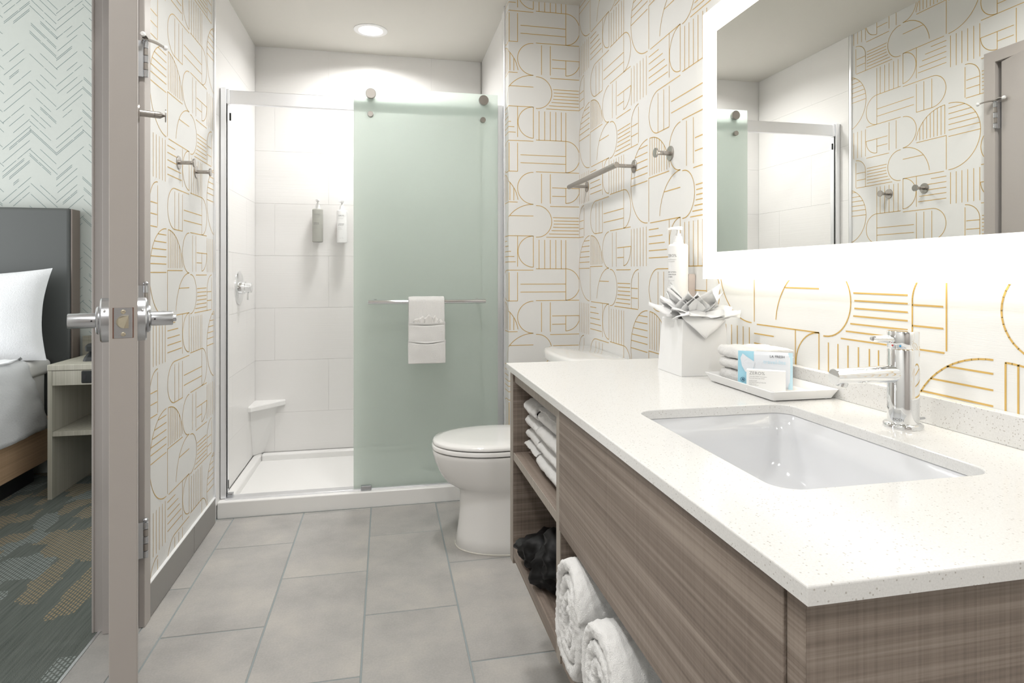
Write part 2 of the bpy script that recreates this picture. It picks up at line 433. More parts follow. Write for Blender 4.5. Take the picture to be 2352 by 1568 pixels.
def print_lines(polys, x0, x1, z0, z1, width, to3):
    bm = bm_new(); h = width / 2
    for p in polys:
        for a, b in zip(p, p[1:]):
            c = clip(a, b, x0, x1, z0, z1)
            if not c: continue
            d = Vector((c[1][0] - c[0][0], c[1][1] - c[0][1]))
            if d.length < 1e-5: continue
            d.normalize(); n = Vector((-d.y, d.x)) * h; e = d * h * .3
            q = [Vector(c[0]) - e - n, Vector(c[1]) + e - n, Vector(c[1]) + e + n, Vector(c[0]) - e + n]
            bm.faces.new([bm.verts.new(to3(v.x, v.y)) for v in q])
    return bm
def papered(parent, s0, s1, z0, z1, s_zero, z_row1, to3, width=.0031):
    """print the repeat on a wall: s runs to the right as one faces the wall"""
    polys = []
    for i in range(int((s0 - s_zero) / CW) - 2, int((s1 - s_zero) / CW) + 3):
        for j in range(-6, 7):
            du = s_zero + i * CW; dz = z_row1 - (i % 2) * CV / 2 + j * CV
            if dz < z0 - .1 or dz - 9.9 * R > z1 + .1: continue
            for p in MOTIF: polys.append([(du + u, dz - v) for u, v in p])
    bm = print_lines(polys, s0, s1, z0, z1, width, to3)
    o = bpy.data.objects.new('wallpaper_line_print', mesh_from('wallpaper_line_print', bm, GOLD)); COL.objects.link(o); o.parent = parent
    o['label'] = 'thin gold geometric lines printed on white wallpaper'; o['kind'] = 'stuff'
    return o

# ------------------------------------------------------------------ setting: floors, walls, ceiling
fl = struct('floor', B(XO, XR, YN, 3.06, -.05, -.002), GROUT, 'grey porcelain tile floor of the bathroom', 'floor')
gx = [-.997 + .3095 * k for k in range(0, 8)]     # long joints
tile_me = {}
def tile(x0, x1, y0, y1):
    x0, x1, y0, y1 = max(x0, XL + .003), min(x1, XR), max(y0, YN), min(y1, 2.997)
    if x1 - x0 < .012 or y1 - y0 < .012: return
    g = .0027; k = (round(x1 - x0, 3), round(y1 - y0, 3))
    if k not in tile_me:
        hx, hy = (x1 - x0) / 2 - g, (y1 - y0) / 2 - g
        tile_me[k] = mesh_from('floor_tile', B(-hx, hx, -hy, hy, -.008, 0, bev=.0012, seg=1), TILE)
    o = bpy.data.objects.new('floor_tile', tile_me[k]); COL.objects.link(o); o.location = ((x0 + x1) / 2, (y0 + y1) / 2, 0); o.parent = fl
for i in range(7):
    y = 2.9795 if i % 2 == 0 else 2.672
    ys = [y + .6165 * j for j in range(-7, 2)]
    for a, b in zip(ys, ys[1:]): tile(gx[i], gx[i + 1], a, b)
th = mesh_from('threshold_slab', B(XO + .012, XL + .002, 1.2, 2.135, -.008, -.0005, bev=.001, seg=1), TILE)
o = bpy.data.objects.new('threshold_slab', th); COL.objects.link(o); o.parent = fl
o = part('transition_strip', B(XO + .004, XO + .012, 1.2, 2.135, -.01, .001), ALU, fl)
carp = struct('floor_bedroom', B(-4.6, XO + .004, -.2, BY, -.05, .0), CARPET, 'grey green patterned carpet of the bedroom', 'carpet')
ceil = struct('ceiling', B(-.905, 1.1, YN - .1, BY + .1, ZC, ZC + .08), CEIL, 'beige white bathroom ceiling', 'ceiling')
struct('ceiling_bedroom', B(-4.6, -.906, -.2, BY, 2.75, 2.83), CEIL, 'bedroom ceiling', 'ceiling')

DY0, DY1, DZ = 1.205, 2.128, 2.045           # clear opening in the left wall
wl = bm_new()
box(wl, XO, XL, DY1 + .03, BY, 0, 2.75); box(wl, XO, XL, YN, DY0 - .03, 0, 2.75); box(wl, XO, XL, DY0 - .03, DY1 + .03, DZ + .03, 2.75)
wall_left = struct('wall_left', wl, WP, 'white wallpapered wall with the doorway', 'wall')
papered(wall_left, 2.178, 2.957, .115, ZC, 2.6137, 1.4455, lambda s, z: Vector((XL + .0005, s, z)))
papered(wall_left, 1.15, 2.178, DZ + .055, ZC, 2.6137, 1.4455, lambda s, z: Vector((XL + .0005, s, z)))
wall_right = struct('wall_right', B(XR, XR + .12, YN, BY, 0, ZC), WP, 'white wallpapered wall behind the vanity', 'wall')
papered(wall_right, -YW, -.05, .0, ZC, -YW - (.9555 - .7174), 2.4273, lambda s, z: Vector((XR - .0005, -s, z)))
wing = struct('wall_wing', B(.593, XR, YW, 3.10, 0, ZC), WP, 'narrow wallpapered wall beside the shower', 'wall')
papered(wing, .593, XR, 0, ZC, .7174, 2.4273, lambda s, z: Vector((s, YW - .0005, z)))
papered(wing, .593 - .085, .593, 0, ZC, .7174, 2.4273, lambda s, z: Vector((.593 - .0005, YW + (.593 - s), z)))
struct('wall_near', B(XO, XR + .12, YN - .1, YN, 0, ZC), TAUPE, 'wall behind the viewer', 'wall')
wsb = struct('wall_shower_back', B(XL - .1, SX1 + .4, YB + .006, YB + .09, 0, ZC), GROUT, 'white tiled back wall of the shower', 'wall')
wsr = struct('wall_shower_right', B(SX1 + .006, SX1 + .1, 3.10, YB, 0, ZC), SHTILE, 'white tiled right wall of the shower', 'wall')
seams = [.066, .3, .6125, .925, 1.2375, 1.549, 1.861, 2.1735, ZC]
wht = simple('white_grout', (.80, .795, .775), .7)
wsb.data.materials[0] = wht
def wall_tiles(parent, a0, a1, off, mk, name='wall_tile'):
    for r, (z0, z1) in enumerate(zip(seams, seams[1:])):
        a = a0 - (off if r % 2 else off + .31)
        while a < a1:
            b = a + .62; s, e = max(a, a0), min(b, a1)
            if e - s > .02: part(name, mk(s + .0003, e - .0003, z0 + .0004, z1 - .0004), SHTILE, parent)
            a = b
wall_tiles(wsb, XL + .006, SX1 - .002, .20, lambda s, e, z0, z1: B(s, e, YB, YB + .008, z0, z1))
wsl = struct('wall_shower_left', B(XL - .002, XL + .0005, 2.975, YB, .03, ZC), wht, 'white tiled left wall of the shower', 'wall')
wall_tiles(wsl, 2.977, YB - .001, .31, lambda s, e, z0, z1: B(XL, XL + .006, s, e, z0, z1))
struct('trim_1', B(XL - .001, XL + .008, 2.957, 2.973, .0, ZC, bev=.002), ALU, 'metal edge strip where the wallpaper meets the shower', 'trim')
struct('trim_2', B(.585, .5935, 2.998, 3.012, .0, ZC, bev=.002), ALU, 'metal edge strip on the wing wall', 'trim')

# tile baseboard on the left wall
bb = struct('baseboard_left', B(XL - .001, XL + .004, 2.18, 2.958, 0, .108), GROUT, 'grey tile baseboard under the wallpaper', 'baseboard')
for y0, y1 in ((2.182, 2.644), (2.647, 2.957)):
    part('baseboard_tile', B(XL, XL + .010, y0, y1, .002, .112, bev=.002), BASETILE, bb)
part('top_cap', B(XL, XL + .0105, 2.182, 2.957, .112, .115), WHITEPL, bb)

# bedroom shell
bw = struct('wall_bedroom', B(-4.6, XO, BY, BY + .1, 0, 2.75), BEDWALL, 'sage bedroom wall with a broken herringbone line pattern', 'wall')
rnd = random.Random(3); hb = []
cwid = .133
for c in range(-20, 3):
    x0 = -1.02 - .02 + c * cwid; sg = 1 if c % 2 == 0 else -1
    z = .6
    while z < 2.75:
        z += rnd.uniform(.034, .062)
        a, b = rnd.choice([0, 0, .05, .25, .4]), rnd.choice([1.0, 1.0, 1.05, .8, .6])
        if rnd.random() < .12: continue
        for off in ([0, .010] if rnd.random() < .18 else [0]):
            p = [(x0 + cwid * a, z + off + sg * cwid * a), (x0 + cwid * b, z + off + sg * cwid * b)]
            if rnd.random() < .35:
                m_ = rnd.uniform(.35, .65); q = (p[0][0] + (p[1][0] - p[0][0]) * m_, p[0][1] + (p[1][1] - p[0][1]) * m_)
                g_ = (p[0][0] + (p[1][0] - p[0][0]) * (m_ + .05), p[0][1] + (p[1][1] - p[0][1]) * (m_ + .05)); hb += [[p[0], q], [g_, p[1]]]
            else: hb.append(p)
bmh = print_lines(hb, -3.6, XO, .5, 2.75, .0017, lambda s, z: Vector((s, BY - .0006, z)))
o = part('herringbone_print', bmh, TEAL, bw, label='broken teal herringbone lines', kind='stuff')

# ------------------------------------------------------------------ door frame (hollow metal) and door
fr = bm_new()
for s, y in ((1, DY1), (-1, DY0)):
    def yb(a, b): return (y + s * a, y + s * b) if s > 0 else (y + s * b, y + s * a)
    a, b = yb(.0, .05); box(fr, XL - .006, XL + .012, a, b, 0, DZ + .05, bev=.002)         # bathroom face
    box(fr, XO - .012, XO - .006, a, b, 0, DZ + .05, bev=.001)                              # bedroom face
    a, b = yb(.004, .031); box(fr, XO - .006, XL - .006, a, b, 0, DZ + .03)                 # rabbets
    a, b = yb(-.014, .006); box(fr, XO + .024, XL - .05, a, b, 0, DZ - .001, bev=.001)      # stop
box(fr, XL - .006, XL + .0121, DY0 - .0501, DY1 + .0501, DZ, DZ + .0501, bev=.002); box(fr, XO - .0121, XO - .006, DY0 - .0501, DY1 + .0501, DZ, DZ + .0501, bev=.001)
box(fr, XO - .006, XL - .006, DY0, DY1, DZ + .004, DZ + .03); box(fr, XO + .024, XL - .05, DY0, DY1, DZ - .014, DZ + .006, bev=.001)
struct('trim_3', fr, TAUPE, 'taupe metal door frame around the bathroom doorway', 'door frame')

HX, HY = XL + .017, DY1 - .006               # hinge pin
FX, FY = -.4535, 1.246                        # free corner on the bathroom face
FO = -.020                                    # door face sits this far behind the pin
DL = math.sqrt((FX - HX) ** 2 + (FY - HY) ** 2 - FO ** 2)
ang = math.atan2(FX - HX, -(FY - HY)) + math.atan2(-FO, DL)
door = bpy.data.objects.new('door_1', mesh_from('door_1', B(FO - .0445, FO, -DL, -.006, .012, DZ - .004, bev=.0012, seg=1), TAUPE)); COL.objects.link(door)
door.location = (HX, HY, 0); door.rotation_euler = (0, 0, ang); tag(door, 'taupe bathroom door standing open with satin lever', 'door', kind='structure')
def dpart(name, bm, mat, parent=None, smooth=None, label=None): return part(name, bm, mat, parent or door, world=False, smooth=smooth, label=label)
# local door frame: +x = bathroom face normal, -y = towards the free edge
LZ = 1.041; LY = -DL + .066
for sgn in (1, -1):
    fx = FO if sgn > 0 else FO - .0445
    cl_ = .037 if sgn > 0 else .043
    rose = dpart('lever_rose', lathe(bm_new(), (fx, LY, LZ), (sgn, 0, 0), [(0, .0425), (.013, .0425), (.0148, .0410), (.0155, .0405), (.0155, .0265), (.0190, .0270), (.0215, .0255), (.0225, .0225), (.0235, .0145)], 40), STEEL, smooth=35)
    dpart('set_screw', lathe(bm_new(), (fx + sgn * .008, LY - .036, LZ + .018), (0, -1, .5), [(0, .0022), (.0042, .0022), (.005, 0)], 10), CHROME, rose)
    lv = bm_new(); lathe(lv, (fx + sgn * .022, LY, LZ), (sgn, 0, 0), [(0, .0142), (cl_, .0142), (cl_ + .0015, .0135), (cl_ + .0015, 0)], 32)
    lathe(lv, (fx + sgn * (.010 + cl_), LY + .004, LZ), (0, 1, 0), [(0, .0115), (.095, .0100), (.102, .006), (.103, 0)], 24)
    lev = dpart('lever', lv, STEEL, smooth=35)
    dpart('pin_hole', lathe(bm_new(), (fx + sgn * .029, LY - .0136, LZ), (0, -1, 0), [(0, .0016), (.0009, .0016), (.0009, 0)], 10), DARK, lev)
    if sgn > 0: dpart('privacy_button', lathe(bm_new(), (fx + .0595, LY, LZ), (1, 0, 0), [(0, .0066), (.006, .0066), (.007, .0058), (.007, 0)], 20), STEEL, lev, smooth=35)
ex = FO - .0223
lp = dpart('latch_plate', B(ex - .0145, ex + .0145, -DL - .0009, -DL + .002, LZ - .030, LZ + .026, bev=.0006, seg=1), STEEL)
dpart('plate_recess', B(ex - .0165, ex + .0165, -DL - .0003, -DL + .001, LZ - .0302, LZ + .0262), simple('bare_wood', (.16, .075, .05), .7), lp)
lb = bm_new()
def dsh(sx, sz, y): return [(ex + .0085, y, LZ - sz), (ex + .0085, y, LZ + sz)] + [(ex + .001 - sx * math.sin(PI * k / 10), y + .0085 * math.sin(PI * k / 10) * (1 if y < -DL - .005 else 0), LZ + sz * math.cos(PI * k / 10)) for k in range(11)]
loft(lb, [dsh(.0125, .0120, -DL - .0005), dsh(.0105, .0112, -DL - .0110)], smooth=False)
dpart('latch_bolt', lb, BRASSY, lp)
for dz in (.0185, -.023): dpart('screw', lathe(bm_new(), (ex, -DL - .0007, LZ + dz), (0, -1, 0), [(0, .0042), (.0012, .0036), (.0006, .0016), (.0006, 0)], 14), BRASSY, lp)
# hinges
for zc in (1.812, 1.035, .283):
    hg = dpart('hinge', B(-.034, -.004, -.0018, .0004, zc - .057, zc + .057), STEEL)
    for k in range(5):
        z0 = zc - .057 + k * .0228; kn = lathe(bm_new(), (.0, .0, z0 + .0006), (0, 0, 1), [(0, .0068), (.0006, .0074), (.0212, .0074), (.0216, .0068)], 20)
        dpart('knuckle', kn, STEEL if k % 2 == 0 else NICKEL, hg, smooth=35)
    dpart('pin_cap', lathe(bm_new(), (.0, 0, zc + .057), (0, 0, 1), [(0, .005), (.004, .0078), (.008, .0078), (.012, .004), (.012, 0)], 18), STEEL, hg, smooth=35)
# hinge pin door stop
stop = dpart('hinge_pin_stop', loft(bm_new(), [[(.010 * math.cos(a) * (1 if k < 2 else .9), .010 * math.sin(a), 1.872 + dz) for a in [i * PI / 8 for i in range(16)]] for k, dz in enumerate((0, .005))]), NICKEL)
for d, tipmat in (((.052, .024), WHITEPL), ((-.006, -.040), WHITEPL)):
    a = Vector((.0, 0, 1.8755)); b = Vector((d[0], d[1], 1.8755 - (.008 if d[1] > 0 else -.002)))
    sb = bm_new(); n_ = 5
    u = (b - a).normalized(); sd = Vector((-u.y, u.x, 0)); lp_ = []
    for i in range(n_ + 1):
        p = a.lerp(b, i / n_); wd = .0095 * (1 - .55 * i / n_); p.z += .004 * math.sin(PI * i / n_)
        lp_.append([p + sd * wd + Vector((0, 0, .002)), p - sd * wd + Vector((0, 0, .002)), p - sd * wd - Vector((0, 0, .0025)), p + sd * wd - Vector((0, 0, .0025))])
    loft(sb, lp_); arm = dpart('stop_arm', sb, NICKEL, stop, smooth=40)
    dpart('bumper', lathe(bm_new(), b - u * .002, (1 if d[1] > 0 else -.35, .25 if d[1] > 0 else -.9, -.1), [(0, .006), (.004, .0078), (.008, .0078), (.011, .005), (.011, 0)], 18), tipmat, arm, smooth=40)
# coat hook on the door
CY, CZ = -DL * .47, 1.541
ck = dpart('coat_hook', lathe(bm_new(), (FO, CY, CZ), (1, 0, 0), [(0, .024), (.003, .024), (.0036, .0235), (.0036, .0085), (.036, .0085), (.0365, .0080), (.0372, .0085), (.049, .0085), (.058, .0028), (.060, .0028)], 32), NICKEL, smooth=35)
dpart('hook_disc', lathe(bm_new(), (FO + .060, CY, CZ), (1, 0, 0), [(0, .0165), (.0022, .0165), (.0022, 0)], 28), NICKEL, ck, smooth=35)

# ------------------------------------------------------------------ hooks and towel bar on the walls
def wall_hook(label, loc, rotz):
    t = thing('robe_hook', label, 'hook', loc, rotz, 'nickel robe hooks')
    part('wall_disc', lathe(bm_new(), (0, 0, 0), (1, 0, 0), [(0, .0252), (.0032, .0252), (.004, .0245), (.004, 0)], 36), NICKEL, t, False, 35)
    part('post', lathe(bm_new(), (.004, 0, 0), (1, 0, 0), [(0, .0074), (.022, .0074), (.0224, .0070), (.023, .0074), (.048, .0074), (.050, .006), (.052, .006)], 24), NICKEL, t, False, 35)
    part('end_disc', lathe(bm_new(), (.052, 0, 0), (1, 0, 0), [(0, .0160), (.004, .0165), (.006, .0160), (.006, 0)], 30), NICKEL, t, False, 35)
    return t
wall_hook('brushed nickel robe hook on left wallpaper, nearer the door', (XL, 2.488, 1.549), 0)
wall_hook('brushed nickel robe hook on left wallpaper, nearer the shower', (XL, 2.702, 1.549), 0)
wall_hook('brushed nickel robe hook beside the lit mirror', (XR, 1.915, 1.542), PI)
tb = thing('towel_bar', 'brushed nickel towel bar on wallpaper above the toilet', 'towel bar', (XR, 2.5, 1.549))
part('bar', lathe(bm_new(), (XR - .078, 2.212, 1.553), (0, 1, 0), [(0, .0102), (.001, .0112), (.620, .0112), (.622, .0102)], 28), NICKEL, tb, smooth=35)
for y in (2.2225, 2.792):
    ps = part('post', lathe(bm_new(), (XR - .004, y, 1.551), (-1, 0, 0), [(0, .0072), (.034, .0072), (.0345, .0068), (.035, .0072), (.066, .0072)], 24), NICKEL, tb, smooth=35)
    part('wall_disc', lathe(bm_new(), (XR, y, 1.551), (-1, 0, 0), [(0, .0252), (.0032, .0252), (.004, .0245), (.004, 0)], 36), NICKEL, ps, smooth=35)

# ------------------------------------------------------------------ shower
pan = thing('shower_pan', 'white acrylic shower pan with a low front curb', 'shower pan', (-.085, 3.4, 0))
part('curb', B(XL + .004, SX1 - .004, 3.0, 3.105, -.004, .075, bev=.006, seg=3), ACRYL, pan)
part('pan_floor', B(XL + .006, SX1 - .002, 3.10, YB - .001, 0, .028), ACRYL, pan)
lg = bm_new()
for (x0, x1, y0, y1) in ((XL + .0062, XL + .05, 3.10, YB - .002), (SX1 - .05, SX1 - .002, 3.10, YB - .002), (XL + .05, SX1 - .05, YB - .05, YB - .002)): box(lg, x0, x1, y0, y1, .0, .066, bev=.010, seg=3)
part('pan_ledge', lg, ACRYL, pan)
part('drain', lathe(bm_new(), (.25, 3.45, .028), (0, 0, 1), [(0, .052), (.002, .052), (.003, .048), (.003, 0)], 30), CHROME, pan)
# corner foot rest
fs = thing('corner_foot_shelf', 'white corner foot shelf low in the shower', 'shelf', (-.7, 3.76, .07))
cx0, cy0 = XL + .0062, YB - .0002
def tri(a, b, z): return [(cx0, cy0, z), (cx0, cy0 - b, z), (cx0 + a, cy0, z)]
def tri2(a, b, z):   # blunted tips
    return [(cx0, cy0, z), (cx0, cy0 - b, z), (cx0 + .014, cy0 - b, z), (cx0 + a, cy0 - .014, z), (cx0 + a, cy0, z)]
part('ledge', loft(bm_new(), [tri2(.166, .182, .345), tri2(.172, .188, .350), tri2(.172, .188, .371), tri2(.168, .184, .376)], smooth=False), ACRYL, fs)
part('support', loft(bm_new(), [tri(.055, .065, .067), tri(.128, .135, .345)], smooth=False), ACRYL, fs)
# valve
vv = thing('shower_valve', 'round chrome shower valve with lever on the tiled wall', 'shower valve', (XL + .006, 3.415, 1.055))
part('escutcheon', lathe(bm_new(), (XL + .006, 3.415, 1.055), (1, 0, 0), [(0, .088), (.004, .088), (.010, .078), (.012, .06), (.013, .03)], 48), CHROME, vv, smooth=40)
part('body', lathe(bm_new(), (XL + .017, 3.415, 1.055), (1, 0, 0), [(0, .033), (.022, .033), (.022, .027), (.052, .027), (.054, .025), (.054, 0)], 36), CHROME, vv, smooth=35)
part('handle', lathe(bm_new(), (XL + .052, 3.415, 1.036), (.0, -.05, -1), [(0, .0042), (.045, .0042), (.0465, .003), (.0465, 0)], 16), CHROME, vv, smooth=35)
# enclosure hardware
en = thing('shower_enclosure', 'polished metal shower enclosure with header rail and posts', 'shower frame', (-.085, 3.07, .075))
part('header_rail', B(XL + .034, SX1 - .012, 3.055, 3.078, 1.930, 1.994, bev=.002), ALU, en)
part('wall_post', B(XL + .0085, XL + .034, 3.040, 3.090, .077, 2.0, bev=.003), ALU, en)
part('wall_post', B(.562, SX1 - .005, 3.050, 3.090, .077, 1.995, bev=.003), ALU, en)
part('post_seal', B(XL + .034, XL + .037, 3.05, 3.056, .077, 1.93), BLACKRUB, en)
bt = part('bottom_track', B(XL + .034, .562, 3.022, 3.075, .074, .083, bev=.002), ALU, en)
part('rail_bracket', B(XL + .034, XL + .045, 3.050, 3.082, 1.925, 1.998, bev=.002), ALU, en)
part('corner_bracket', B(XL + .037, XL + .062, 3.046, 3.070, .083, .098, bev=.002), STEEL, en)
part('bumper', B(XL + .046, XL + .053, 3.05, 3.056, 1.85, 1.885), BLACKRUB, en)
part('bumper', B(XL + .040, XL + .043, 3.05, 3.056, .12, .16), BLACKRUB, en)
part('fixed_panel', B(-.150, .562, 3.083, 3.089, .083, 1.985), CLEAR, en)
part('guide_block', B(-.118, -.068, 3.016, 3.050, .076, .099, bev=.002), STEEL, en)
sd = thing('shower_door', 'frosted green sliding glass shower door with towel bar', 'shower door', (.2, 3.034, .085))
part('glass_panel', B(-.1532, .559, 3.030, 3.038, .085, 2.040, bev=.0008, seg=1), FROST, sd)
for x, z, r in ((-.071, 2.006, .0245), (.485, 2.006, .0245), (-.073, 1.906, .0138), (.481, 1.906, .0138)):
    kb = part('roller_knob', lathe(bm_new(), (x, 3.030, z), (0, -1, 0), [(0, r * .9), (.004, r * .9), (.004, r), (.018, r), (.0195, r * .93), (.0195, 0)], 36), NICKEL, sd, smooth=35)
    part('roller', lathe(bm_new(), (x, 3.038, z), (0, 1, 0), [(0, r * .8), (.016, r * .8), (.016, 0)], 28), NICKEL, kb, smooth=35)
TBY, TBZ = 2.968, .9935
part('towel_rail', lathe(bm_new(), (-.083, TBY, TBZ), (1, 0, 0), [(0, .0098), (.001, .0108), (.568, .0108), (.569, .0098)], 28), CHROME, sd, smooth=35)
for x in (-.05, .452): part('rail_post', lathe(bm_new(), (x, 3.030, TBZ), (0, -1, 0), [(0, .012), (.006, .012), (.006, .0065), (.056, .0065)], 20), CHROME, sd, smooth=35)

# towel hanging on the door rail
tw = thing('hand_towel', 'white hand towel folded into a pocket over the shower door rail', 'towel', (.19, TBY, .70))
def hang(x0, x1, z0, z1, y, t, name, mat, sag=0.0, seed=0, topfold=False, bow=.0):
    nu, nv = 22, 26; bm = bm_new(); g = []
    for j in range(nv + 1):
        row = []
        for i in range(nu + 1):
            u = i / nu; v = j / nv; x = x0 + (x1 - x0) * u; z = z0 + (z1 - z0) * v - sag * math.sin(PI * u) * v
            yy = y - .003 * noise.noise(Vector((x * 22 + seed, z * 18, seed))) - bow * math.sin(PI * u) * v ** 2 - .0035 * math.sin(PI * v) * math.sin(PI * u)
            row.append(bm.verts.new((x + .0012 * noise.noise(Vector((z * 30, seed, 0))), yy, z)))
        g.append(row)
    for j in range(nv):
        for i in range(nu): bm.faces.new((g[j][i], g[j][i + 1], g[j + 1][i + 1], g[j + 1][i])).smooth = True
    o = part(name, bm, mat, tw)
    so = o.modifiers.new('thickness', 'SOLIDIFY'); so.thickness = t; so.offset = 0
    bv = o.modifiers.new('soft', 'BEVEL'); bv.width = t * .45; bv.segments = 3; bv.limit_method = 'ANGLE'
    return o
tx0, tx1 = .107, .280
path = [(-.030, .70), (-.030, .80), (-.029, .9), (-.027, .96)] + [(-.0245 * math.cos(a), .9935 + .0192 * math.sin(a)) for a in [i * PI / 12 for i in range(0, 13)]] + [(.0265, .96), (.0265, .88), (.0255, .80), (.0255, .735)]
path = [(TBY + a, z) for a, z in path]
bmr = ribbon(path, .014, slices_round(tx0, tx1, 14, .006), lambda a, b, s: (s, a, b)); jitter(bmr, .0022, 26, 3)
fluff(part('body_fold', bmr, TERRY, tw), 2, .002)
hang(tx0 - .001, tx1 + .001, .702, .886, TBY - .043, .011, 'pocket_fold', TERRY, .006, 2, bow=.006)
hang(tx0 + .001, tx1 + .001, .884, .897, TBY - .045, .008, 'woven_band', TERRY2, .006, 2, bow=.006)
hang(tx0 - .003, tx1 + .002, .700, .803, TBY - .055, .011, 'lower_fold', TERRY, .010, 4, bow=.007)
hang(tx0 - .002, tx1 + .002, .800, .812, TBY - .057, .008, 'woven_band', TERRY2, .010, 4, bow=.007)
for k, (xa, xb, h, tl) in enumerate(((.133, .163, .027, -.2), (.150, .182, .036, .15), (.175, .222, .042, .1), (.215, .243, .034, .3), (.240, .266, .016, .5))):
    bm = bm_new(); nu = 8; g = []
    for j in range(6):
        row = []
        for i in range(nu + 1):
            u = i / nu; v = j / 5; x = xa + (xb - xa) * u + tl * .012 * v; z = .880 + (h + .012) * v * (1 - .35 * abs(u - .55) * 2) + .003 * math.sin(u * 9 + k)
            row.append(bm.verts.new((x, TBY - .042 - .006 * math.sin(u * 7 + k * 2) * v - .004 * v, z)))
        g.append(row)
    for j in range(5):
        for i in range(nu): bm.faces.new((g[j][i], g[j][i + 1], g[j + 1][i + 1], g[j + 1][i])).smooth = True
    o = part('tucked_petal', bm, SHEET, tw); so = o.modifiers.new('t', 'SOLIDIFY'); so.thickness = .0025

# toiletry bottles held by wall brackets
def wrap(bm, c, r, a0):
    """lay flat lettering (x along, y up) round a vertical cylinder; a0 = angle of x = 0"""
    return map_bm(bm, lambda x, y, z: (c[0] + (r + .0004) * math.cos(a0 + x / r), c[1] + (r + .0004) * math.sin(a0 + x / r), c[2] + y))
def pump_bottle(label, c, r, h, mat, lines, a_text, a_wall, nozzle, group):
    t = thing('pump_bottle', label, 'bottle', c, 0, group)
    part('bottle_body', lathe(bm_new(), c, (0, 0, 1), [(0, r * .9), (.003, r), (h - .008, r), (h - .003, r * .96), (h, r * .86), (h + .001, r * .5)], 48), mat, t, smooth=40)
    pm = bm_new(); z = c[2] + h
    lathe(pm, (c[0], c[1], z), (0, 0, 1), [(0, .0165), (.004, .0165), (.005, .0150), (.024, .0125), (.025, .0085), (.033, .0085), (.034, .005), (.046, .005)], 28)
    pu = part('pump', pm, WHITEPL, t, smooth=40)
    hd = bm_new(); d = Vector((math.cos(nozzle), math.sin(nozzle), 0)); s_ = Vector((-d.y, d.x, 0)); p = Vector((c[0], c[1], z + .049))
    lp_ = []
    for k, (f, wd, hh, dz) in enumerate(((-.011, .0085, .0045, .0), (-.004, .0105, .0055, .001), (.010, .0100, .005, .001), (.026, .006, .004, .0), (.043, .0032, .0025, -.004))):
        q = p + d * f + Vector((0, 0, dz)); lp_.append([q + s_ * wd + Vector((0, 0, hh)), q - s_ * wd + Vector((0, 0, hh)), q - s_ * wd * .8 - Vector((0, 0, hh)), q + s_ * wd * .8 - Vector((0, 0, hh))])
    loft(hd, lp_); part('nozzle', hd, WHITEPL, pu, smooth=40)
    for txt, size, zz, x0, ink in lines: part('lettering', wrap(text_mesh(txt, size), c, r, a_text + x0 / r), ink, t)
    br = bm_new(); wd = Vector((math.cos(a_wall), math.sin(a_wall), 0)); sd_ = Vector((-wd.y, wd.x, 0))
    lp_ = []
    for k, (zz, g) in enumerate(((.030, .6), (.036, 1.0), (.060, .8), (.085, .8), (.105, 1.0), (.111, .7))):
        q = Vector((c[0], c[1], c[2] + zz)); a = r - .002; e = r + .020
        lp_.append([q + wd * a + sd_ * .014, q + wd * e + sd_ * .017 * g, q + wd * e - sd_ * .017 * g, q + wd * a - sd_ * .014])
    loft(br, lp_, smooth=False); part('wall_bracket', br, ROSE, t, smooth=40, label='rose silver wall clip')
    return t
FT = -1.5 * PI / 3
def lab(prod, h, ink2=GREYINK):
    L = [('ZERO%', .0125, h * .80, -.022, GREYINK), ('Naturally KIND Formulation', .0034, h * .755, -.022, ink2), ('Formule Naturally KIND', .0034, h * .725, -.022, ink2)]
    for k, p in enumerate(prod): L.append((p, .0058, h * (.56 - .037 * k), -.022, INK))
    z = .56 - .037 * len(prod) - .01
    for k, p in enumerate(('gently cleanses and cares', 'for all skin types', 'nettoie en douceur', 'pour tous types de peau')): L.append((p, .0032, h * (z - .026 * k), -.022, ink2))
    L.append(('350 mL / 11.8 fl oz', .0034, h * .14, -.012, ink2)); return L
def wrap2(bm, c, r, a0, z): return map_bm(bm, lambda x, y, zz: (c[0] + (r + .0004) * math.cos(a0 + x / r), c[1] + (r + .0004) * math.sin(a0 + x / r), c[2] + z + y))
def pump(label, c, r, h, mat, prod, a_text, a_wall, nozzle, group):
    t = pump_bottle(label, c, r, h, mat, [], a_text, a_wall, nozzle, group)
    for txt, size, zz, x0, ink in lab(prod, h): part('lettering', wrap2(text_mesh(txt, size, squeeze=.9), c, r, a_text + x0 / r, zz), ink, t)
BR = .0305
pump('grey pump bottle on the shower back wall', (-.3985, YB - .052, 1.318), BR, .198, GREYPL, ('SHOWER GEL', 'GEL DOUCHE'), -PI / 2, PI / 2, -PI / 2 + .35, 'pump bottles in wall clips')
pump('white pump bottle on the shower back wall beside the grey one', (-.258, YB - .052, 1.314), BR, .198, WHITEPL, ('CONDITIONER', 'REVITALISANT'), -PI / 2, PI / 2, -PI / 2 - .35, 'pump bottles in wall clips')
pump('white lotion pump bottle on wallpaper behind the tissue box', (XR - .052, 1.758, 1.018), BR, .205, WHITEPL, ('BODY LOTION', 'LOTION POUR', 'LE CORPS'), -2.68, 0, -PI + .25, 'pump bottles in wall clips')

